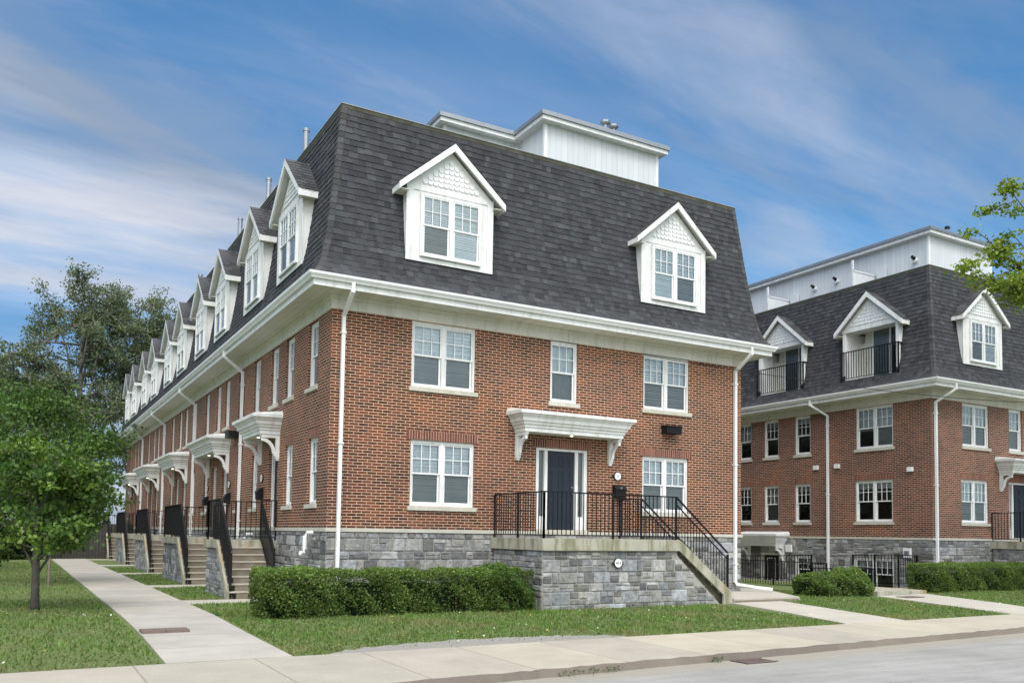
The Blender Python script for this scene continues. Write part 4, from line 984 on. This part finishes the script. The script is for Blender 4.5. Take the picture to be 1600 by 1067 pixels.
def tree(name, base, h, cz, rad, nlimb, nleaf, lsize, cols, label, group=None, seed=1, r0=.08, spread=.35, trunk_bare=.25, clus=70, bark='bark', cat='tree', shape=1.0, subs=5, droop=0, lean=(0, 0), cs_=1.0):
    rs = np.random.RandomState(seed); rnd = random.Random(seed); e = empty(name, base, label, cat, group)
    tk = MB(); tips = []; top = Vector((lean[0], lean[1], h*.93))
    tp = [Vector((0, 0, -.15)), Vector((rnd.uniform(-.05, .05), rnd.uniform(-.05, .05), h*.3)), top*.62+Vector((rnd.uniform(-.1, .1), 0, 0)), top]
    tk.tube([tp[0], tp[0].lerp(tp[1], .5), tp[1], tp[1].lerp(tp[2], .5), tp[2], tp[3]], [r0*1.25, r0, r0*.85, r0*.65, r0*.42, r0*.10], bark, 9)
    def trunkpt(t):
        z = t*h
        for a, b in zip(tp, tp[1:]):
            if z <= b.z: f = (z-a.z)/(b.z-a.z); return a.lerp(b, f)
        return tp[-1]
    for i in range(nlimb):
        t = trunk_bare+(.90-trunk_bare)*((i+.5)/nlimb)**.85; s = trunkpt(t); az = i*2.399+rnd.uniform(-.4, .4)
        # target on ellipsoid shell
        zf_ = rnd.uniform(-.75, .95) if i > 2 else rnd.uniform(-.6, .0)
        zf_ = max(zf_, (s.z-cz)/rad[2]*.8-.1) if not droop else zf_
        zf_ = min(.98, zf_); rr = math.sqrt(max(.05, 1-zf_*zf_))*rnd.uniform(.70, 1.0)
        tg = Vector((math.cos(az)*rad[0]*rr, math.sin(az)*rad[1]*rr, cz+rad[2]*zf_*shape))+Vector((lean[0], lean[1], 0))*.6
        mid = s.lerp(tg, .5)+Vector((rnd.uniform(-.1, .1)*rad[0], rnd.uniform(-.1, .1)*rad[0], rad[2]*.08))
        rl_ = r0*.42*(1-t*.5); tk.tube([s, s.lerp(mid, .5)+Vector((0, 0, .02)), mid, tg], [rl_, rl_*.8, rl_*.55, rl_*.15], bark, 6)
        for q in range(subs):
            f = rnd.uniform(.35, 1.0); p = (s.lerp(mid, f*2) if f < .5 else mid.lerp(tg, f*2-1))
            d_ = Vector((rnd.gauss(0, 1), rnd.gauss(0, 1), rnd.gauss(.15, .7))).normalized()*rnd.uniform(.2, .55)*(rad[0]+rad[2])/2*spread*1.6
            tip = p+d_; tk.tube([p, p.lerp(tip, .5)+Vector((0, 0, .03)), tip], [rl_*.35, rl_*.22, rl_*.08], bark, 4, cap=False)
            tips.append((p, tip))
        tips.append((mid, tg))
    tk.build('trunk', e, smooth=True)
    T_ = np.array([[*a, *b] for a, b in tips]); k = rs.randint(0, len(T_), nleaf//clus+1)
    per = clus; idx = np.repeat(k, per)[:nleaf]; f = np.repeat(rs.uniform(.3, 1.08, len(k)), per)[:nleaf][:, None]
    C = T_[idx, :3]*(1-f)+T_[idx, 3:]*f
    cs = (rad[0]+rad[1]+rad[2])/3*spread*.55*cs_; C = C+np.repeat(rs.normal(size=(len(k), 3)), per, 0)[:nleaf]*cs*.5+rs.normal(size=(nleaf, 3))*cs*np.array([.62, .62, .40])
    tone = np.repeat(rs.uniform(.55, 1.35, len(k)), per)[:nleaf][:, None]; ci = np.repeat(rs.randint(0, len(cols), len(k)), per)[:nleaf]
    V, c_ = leaves(C, lsize, rs, (1, 1, 1), .3, .5); c_ = c_*tone*np.array(cols)[ci]
    fast_mesh('crown', V, None, np.clip(c_, .004, .6), 'leaf', e); return e
G1 = [(.105, .190, .036), (.065, .130, .030), (.19, .29, .055)]
tree('young_maple_tree', (-5.5, 1.45, .1), 3.60, 2.20, (1.74, 1.74, 1.28), 24, 12500, .098, G1, 'young leafy maple on the left lawn beside the footpath', 'lawn trees beside the footpath', 3, .075, .36, .16, 30, subs=8, cs_=.60)
tree('young_maple_tree', (-5.3, 10.6, .1), 5.9, 3.9, (2.3, 2.2, 2.1), 20, 20000, .10, [(.08, .15, .035), (.11, .19, .045)], 'second maple behind the nearest one, tied to a wooden stake', 'lawn trees beside the footpath', 4, .08, .36, .25)
tree('young_maple_tree', (-9.6, 19.6, .1), 9.0, 5.2, (3.4, 3.2, 3.6), 20, 18000, .14, [(.035, .07, .018), (.05, .09, .02)], 'larger darker tree at the left edge behind the maples', 'lawn trees beside the footpath', 5, .12, .36, .2)
st = MB(); st.tube([(-5.0, 9.9, .05), (-5.0, 9.9, 1.7)], .035, 'wood', 8); tag(st.build('tree_stake'), 'wooden stake standing beside the second maple', 'stake')
G2 = [(.17, .205, .12), (.21, .245, .14), (.12, .15, .085)]
tree('tall_poplar_tree', (-2.3, 50, 0), 20.6, 11.4, (4.5, 4.6, 8.6), 44, 32000, .16, G2, 'tallest sparse poplar behind the far end of the row', 'poplars behind the row', 6, .34, .22, .18, 12, bark='pbark', subs=16, cs_=.5)
tree('tall_poplar_tree', (1.4, 52, 0), 20.4, 11.6, (4.4, 4.4, 8.2), 40, 28000, .16, G2, 'tall poplar just right of the tallest one, over the far dormers', 'poplars behind the row', 7, .32, .22, .2, 12, bark='pbark', subs=15, cs_=.5)
tree('tall_poplar_tree', (5.8, 54, 0), 20.2, 12.5, (4.2, 4.2, 7.6), 30, 22000, .17, G2, 'tall poplar mostly hidden behind the roof', 'poplars behind the row', 13, .32, .22, .2, 12, bark='pbark', subs=13, cs_=.5)
tree('tall_poplar_tree', (-6.6, 50, 0), 14.6, 8.0, (4.2, 4.6, 6.6), 36, 17000, .18, G2, 'shorter poplar left of the tallest one', 'poplars behind the row', 8, .3, .24, .16, 12, bark='pbark', subs=13, cs_=.5)
tree('dark_leafy_tree', (-13.5, 34, 0), 8.6, 4.6, (5.2, 5.2, 4.2), 26, 22000, .20, [(.075, .125, .04), (.09, .15, .045)], 'dense green tree at the far left behind the lawn', 'green trees closing the left', 9, .3, .34, .12, 60)
tree('dark_leafy_tree', (-5.6, 41, 0), 6.2, 3.2, (4.0, 3.4, 3.1), 22, 15000, .17, [(.07, .11, .04), (.09, .14, .05)], 'low dark tree over the board fence at the end of the path', 'green trees closing the left', 10, .2, .36, .08, 60)
tree('dark_leafy_tree', (-21, 46, 0), 9, 5, (8, 7, 4.5), 26, 18000, .26, [(.07, .12, .04)], 'broad green tree far to the left', 'green trees closing the left', 12, .4, .36, .12, 60)
# street maple whose branch reaches in from the right
def street_maple():
    rs = np.random.RandomState(31); rnd = random.Random(31); e = empty('street_maple_tree', (22.3, -4.6, .05), 'light green maple branch reaching in at the upper right edge', 'tree')
    tk = MB(); tips = []; O = Vector((22.3, -4.6, .05))
    tk.tube([(0, 0, -.2), (0, 0, 1.5), (-.1, .1, 3.5), (-.2, 0, 6), (0, 0, 8.5), (.1, 0, 11.5)], [.20, .17, .15, .12, .08, .02], 'bark', 10)
    targets = [Vector(p)-O for p in ((16.5, -4.5, 9.35), (16.9, -4.4, 10.5), (17.7, -4.9, 11.7), (16.9, -4.1, 9.5), (18.2, -4.6, 9.5), (18.6, -4.0, 10.0), (19.0, -5.0, 12.0), (18.2, -4.6, 10.7), (19.6, -3.8, 9.6))]
    for k in range(26):
        a = rnd.uniform(-1.5, -.05); r = rnd.uniform(1.5, 3.6); targets.append(Vector((math.cos(a)*r, math.sin(a)*r, rnd.uniform(7.5, 12.2))))
    for i, tg in enumerate(targets):
        s = Vector((0, 0, min(8.5, max(3, tg.z-rnd.uniform(2.0, 3.5))))); mid = s.lerp(tg, .55)+Vector((0, 0, .45))
        tk.tube([s, s.lerp(mid, .5)+Vector((0, 0, .15)), mid, mid.lerp(tg, .6), tg], [.05, .042, .03, .016, .006], 'bark', 6)
        for q in range(9):
            f = rnd.uniform(.45, 1); p = s.lerp(mid, f*2) if f < .5 else mid.lerp(tg, f*2-1)
            tip = p+Vector((rnd.gauss(-.25, .4), rnd.gauss(0, .4), rnd.gauss(-.05, .3)))*.9; tk.tube([p, p.lerp(tip, .5)+Vector((0, 0, .04)), tip], [.010, .007, .003], 'bark', 4, cap=False); tips.append((p, tip))
    tk.build('trunk', e, smooth=True); T_ = np.array([[*a, *b] for a, b in tips]); n = 19000; per = 15
    k = rs.randint(0, len(T_), n//per+1); idx = np.repeat(k, per)[:n]; f = np.repeat(rs.uniform(.3, 1.05, len(k)), per)[:n][:, None]
    C = T_[idx, :3]*(1-f)+T_[idx, 3:]*f+np.repeat(rs.normal(size=(len(k), 3)), per, 0)[:n]*.08+rs.normal(size=(n, 3))*np.array([.13, .13, .05])
    V, c_ = leaves(C, .115, rs, (.19, .25, .04), .4, 1.2, .9); fast_mesh('crown', V, None, c_, 'leaf', e)
street_maple()
def hedge(name, x0, x1, y0, y1, h, label, seed, n, group='clipped hedges', lsize=.052, col=(.110, .170, .040), cat='hedge', rnd_end=.13, lump=.055):
    rs = np.random.RandomState(seed); cx_, cy_ = (x0+x1)/2, (y0+y1)/2; base = gz(cx_, cy_); e = empty(name, (cx_, cy_, base), label, cat, group)
    a, b, c = (x1-x0)/2, (y1-y0)/2, h
    U = rs.uniform(-1, 1, n*2); V_ = rs.uniform(-1, 1, n*2); pick = rs.rand(n*2); ar = np.array([a*b*4, 2*a*c*1.15, 2*a*c*.8, 2*b*c, 2*b*c]); ar = ar/ar.sum(); cum = np.cumsum(ar)
    P_ = np.zeros((n*2, 3)); N_ = np.zeros((n*2, 3)); face = np.searchsorted(cum, pick)
    for f_, (pu, nn_) in enumerate(((lambda u, v: (u*a, v*b, np.full_like(u, c)), (0, 0, 1)), (lambda u, v: (u*a, np.full_like(u, -b), (v+1)/2*c), (0, -1, 0)), (lambda u, v: (u*a, np.full_like(u, b), (v+1)/2*c), (0, 1, 0)), (lambda u, v: (np.full_like(u, -a), u*b, (v+1)/2*c), (-1, 0, 0)), (lambda u, v: (np.full_like(u, a), u*b, (v+1)/2*c), (1, 0, 0)))):
        k = face == f_; q = pu(U[k], V_[k]); P_[k] = np.stack(q, 1); N_[k] = nn_
    def lumps(p): return lump*(np.sin(p[:, 0]*1.9+seed)*.25+np.sin(p[:, 0]*3.3+p[:, 2]*2+seed*3.1)*.3+np.sin(p[:, 0]*7.7+p[:, 2]*5+seed*2)*.3+np.sin(p[:, 2]*11+p[:, 1]*8+p[:, 0]*4.7)*.3+np.sin(p[:, 0]*17+p[:, 2]*14+seed)*.2)
    def shrink(p):                                   # round the edges and tuck the foot in
        q = p.copy(); ex = np.maximum(0, np.abs(q[:, 0])-(a-rnd_end))/rnd_end; ey = np.maximum(0, np.abs(q[:, 1])-(b-rnd_end))/rnd_end; ez = np.maximum(0, q[:, 2]-(c-rnd_end))/rnd_end
        r = np.sqrt(ex**2+ey**2+ez**2); s = np.where(r > 1, 1/np.maximum(r, 1e-6), 1)
        q[:, 0] = np.where(ex > 0, np.sign(q[:, 0])*(a-rnd_end+ex*s*rnd_end), q[:, 0]); q[:, 1] = np.where(ey > 0, np.sign(q[:, 1])*(b-rnd_end+ey*s*rnd_end), q[:, 1]); q[:, 2] = np.where(ez > 0, c-rnd_end+ez*s*rnd_end, q[:, 2])
        t = 1-.14*np.clip(1-q[:, 2]/(.45*c), 0, 1)**1.5; q[:, 1] *= t; q[:, 0] *= 1-(1-t)*b/a; return q
    P_ = shrink(P_); keep = rs.rand(len(P_)) < np.clip(.62+3*lumps(P_)/max(lump, .01)*.25, .12, 1); P_ = P_[keep]; N_ = N_[keep]
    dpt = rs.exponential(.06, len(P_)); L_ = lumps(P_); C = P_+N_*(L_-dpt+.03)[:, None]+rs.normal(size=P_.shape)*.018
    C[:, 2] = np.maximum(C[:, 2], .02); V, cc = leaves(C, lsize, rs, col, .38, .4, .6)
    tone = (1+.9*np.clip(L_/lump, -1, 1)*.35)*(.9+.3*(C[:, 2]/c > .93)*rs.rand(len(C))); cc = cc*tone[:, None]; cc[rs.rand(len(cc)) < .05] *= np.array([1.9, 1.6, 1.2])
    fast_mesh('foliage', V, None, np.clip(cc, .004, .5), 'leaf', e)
    # twiggy dark inside
    tb = MB(); r_ = random.Random(seed)
    for k in range(int((x1-x0)*9)):
        x = r_.uniform(-a+.15, a-.15); y = r_.uniform(-b*.7, b*.7); tb.tube([(x, y, -.03), (x+r_.uniform(-.1, .1), y+r_.uniform(-.1, .1), c*.4), (x+r_.uniform(-.3, .3)*.8, y*.9, c*.74)], [.016, .011, .004], 'bark', 5, cap=False)
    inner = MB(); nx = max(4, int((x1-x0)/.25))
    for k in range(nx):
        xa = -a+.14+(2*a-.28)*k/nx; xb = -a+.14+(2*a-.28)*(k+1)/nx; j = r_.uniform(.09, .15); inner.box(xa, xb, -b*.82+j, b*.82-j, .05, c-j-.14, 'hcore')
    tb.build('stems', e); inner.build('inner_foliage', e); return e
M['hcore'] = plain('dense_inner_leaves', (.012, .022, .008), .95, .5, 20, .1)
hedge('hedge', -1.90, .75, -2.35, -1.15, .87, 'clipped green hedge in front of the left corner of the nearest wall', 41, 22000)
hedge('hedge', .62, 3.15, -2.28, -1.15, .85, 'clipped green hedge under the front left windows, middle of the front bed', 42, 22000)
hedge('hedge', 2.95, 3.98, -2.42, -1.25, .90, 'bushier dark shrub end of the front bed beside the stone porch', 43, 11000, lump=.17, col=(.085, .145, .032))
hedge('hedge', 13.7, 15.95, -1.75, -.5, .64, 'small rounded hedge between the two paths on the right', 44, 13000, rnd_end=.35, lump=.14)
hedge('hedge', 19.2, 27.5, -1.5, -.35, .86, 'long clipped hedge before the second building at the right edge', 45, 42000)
# grass blades
def blades():
    rs = np.random.RandomState(77); areas = [(-14, -4.2, -6.7, 4, 300), (-14, -4.2, 4, 30, 90), (-2.5, 9.0, -6.7, 0, 520), (-2.5, -.1, 0, 22, 260), (10.9, 15.2, -6.6, 2.5, 420), (16.8, 27, -6.6, -.2, 330)]
    P_ = []
    for x0, x1, y0, y1, dn in areas:
        n = int((x1-x0)*(y1-y0)*dn); P_.append(np.stack([rs.uniform(x0, x1, n), rs.uniform(y0, y1, n)], 1))
    P_ = np.concatenate(P_); x, y = P_[:, 0], P_[:, 1]
    k = np.ones(len(P_), bool)
    def wob(t): return .05*np.sin(t*5.1)+.03*np.sin(t*13.7)
    k &= ~((x > -4.12+wob(y)) & (x < -2.53+wob(y*1.3)))
    t = np.clip((-2.4-y)/4.25, 0, 1); k &= ~((x > 9.65-.8*t+.05+wob(y)) & (x < 11.45-.7*t-.04+wob(y+2)) & (y < -2.3)); k &= ~((x > 9.6) & (x < 12.15) & (y >= -2.45))
    t = np.clip((-1.9-y)/4.7, 0, 1); k &= ~((x > 15.75-1.0*t+.03) & (x < 18.2-1.5*t) & (y < -1.8)); k &= ~((x > 15.5) & (x < 18.3) & (y >= -1.9))
    k &= ~((x > 4.1) & (x < 9.75) & (y > -2.45)); k &= ~((x > -1.65) & (x < 3.9) & (y > -2.25) & (y < 0)) | (y < -2.2); k &= ~((x > -.05) & (y > -.05) & (x < 12.4))
    for ya, yb in FEET: k &= ~((x > -2.55) & (y > ya-2.44) & (y < ya-1.44)); k &= ~((x > -1.5) & (y > ya-1.44) & (y < yb))
    gx = (x+2.0)/5.4; gw = .70*np.sqrt(np.clip(np.sin(np.pi*np.clip(gx, 0, 1)), 0, 1)); k &= ~((y < ye(0)+.008*x+gw+wob(x)) & (y < -6.0) & (x > -2) & (x < 3.4) & (rs.rand(len(x)) < .95))
    nz = np.sin(x*1.7+.6)*np.cos(y*2.1)+.6*np.sin(x*4.1+y*3.3); k &= rs.rand(len(x)) < np.clip(.86+.22*nz, .25, 1)
    k &= (y > -6.72+.008*x-.03+.05*rs.rand(len(x))*np.sin(x*3)**2)
    x, y, nz = x[k], y[k], nz[k]; n = len(x); z = .10*np.clip((y+6.8)/4.5, 0, 1)
    a = rs.uniform(0, 2*np.pi, n); hgt = rs.uniform(.025, .065, n)*(1+.25*nz); wd = rs.uniform(.010, .020, n); l = rs.uniform(-.03, .03, (n, 2))
    V = np.zeros((n, 3, 3)); V[:, 0] = np.stack([x-np.cos(a)*wd, y-np.sin(a)*wd, z], 1); V[:, 1] = np.stack([x+np.cos(a)*wd, y+np.sin(a)*wd, z], 1); V[:, 2] = np.stack([x+l[:, 0], y+l[:, 1], z+hgt], 1)
    g_ = np.array([.120, .195, .046])[None]*rs.uniform(.6, 1.35, n)[:, None]; dry = rs.rand(n) < .10; g_[dry] = np.array([.20, .19, .08])[None]*rs.uniform(.7, 1.2, dry.sum())[:, None]
    bl_ = np.sin(x*.9+1.1)*np.sin(y*1.3+.4)+.7*np.sin(x*2.3+y*1.9)+.5*np.sin(x*5.1-y*4.3); edge_ = np.clip(1-(y+6.7)/.9, 0, 1)*(.5+.5*np.sin(x*2.2+np.sin(x*.7)*2))
    f_ = np.clip((bl_-.35)*.6, 0, .7)[:, None]; f_ = np.maximum(f_, (edge_*.85)[:, None]); g_ = g_*(1-f_)+np.array([.25, .225, .105])[None]*rs.uniform(.6, 1.2, n)[:, None]*f_
    hgt_dry = None; g_ *= (1+.14*nz)[:, None]
    tag(fast_mesh('grass', V, None, np.clip(g_, .01, .6), 'grass'), 'short green grass blades on the lawns', 'grass', None, 'stuff')
    # flowers and weeds
    fx = np.concatenate([rs.uniform(-2, 9.5, 110), rs.uniform(-8, -4.3, 40), rs.uniform(11.5, 20, 50)]); fy = np.concatenate([rs.uniform(-6.4, -2.6, 110), rs.uniform(-6.3, 1, 40), rs.uniform(-6.2, -2.5, 50)])
    C = np.stack([fx, fy, .10*np.clip((fy+6.8)/4.5, 0, 1)+.055], 1); V, c_ = leaves(C, .035, rs, (.75, .55, .03), .1, 3.0, .9); wht = rs.rand(len(C)) < .55; c_[wht] = (.75, .76, .72)
    tag(fast_mesh('small_flowers', V, None, c_, 'grass'), 'scattered tiny yellow and white lawn flowers', 'flowers', None, 'stuff')
blades()
# weeds against the kerb
def weeds():
    rs = np.random.RandomState(5); pts = []
    for x0, x1, n in ((.3, 1.3, 120), (3.05, 3.3, 50)):
        x = rs.uniform(x0, x1, n); pts.append(np.stack([x, -9.16+.055*x-.06-rs.exponential(.05, n), np.full(n, -.085)], 1))
    C = np.concatenate(pts); C[:, 2] += rs.uniform(0, .07, len(C)); V, c_ = leaves(C, .04, rs, (.06, .10, .03), .4, .2, .4)
    tag(fast_mesh('kerb_weeds', V, None, c_, 'grass'), 'low weeds growing along the kerb', 'weeds', None, 'stuff')
weeds()

hedge('shrub_row', -15.5, -4.6, 33.2, 35.6, 1.9, 'row of shrubs left of the board fence at the end of the lawn', 51, 16000, group='shrubs', lsize=.16, col=(.045, .075, .022), cat='shrubs', lump=.3)
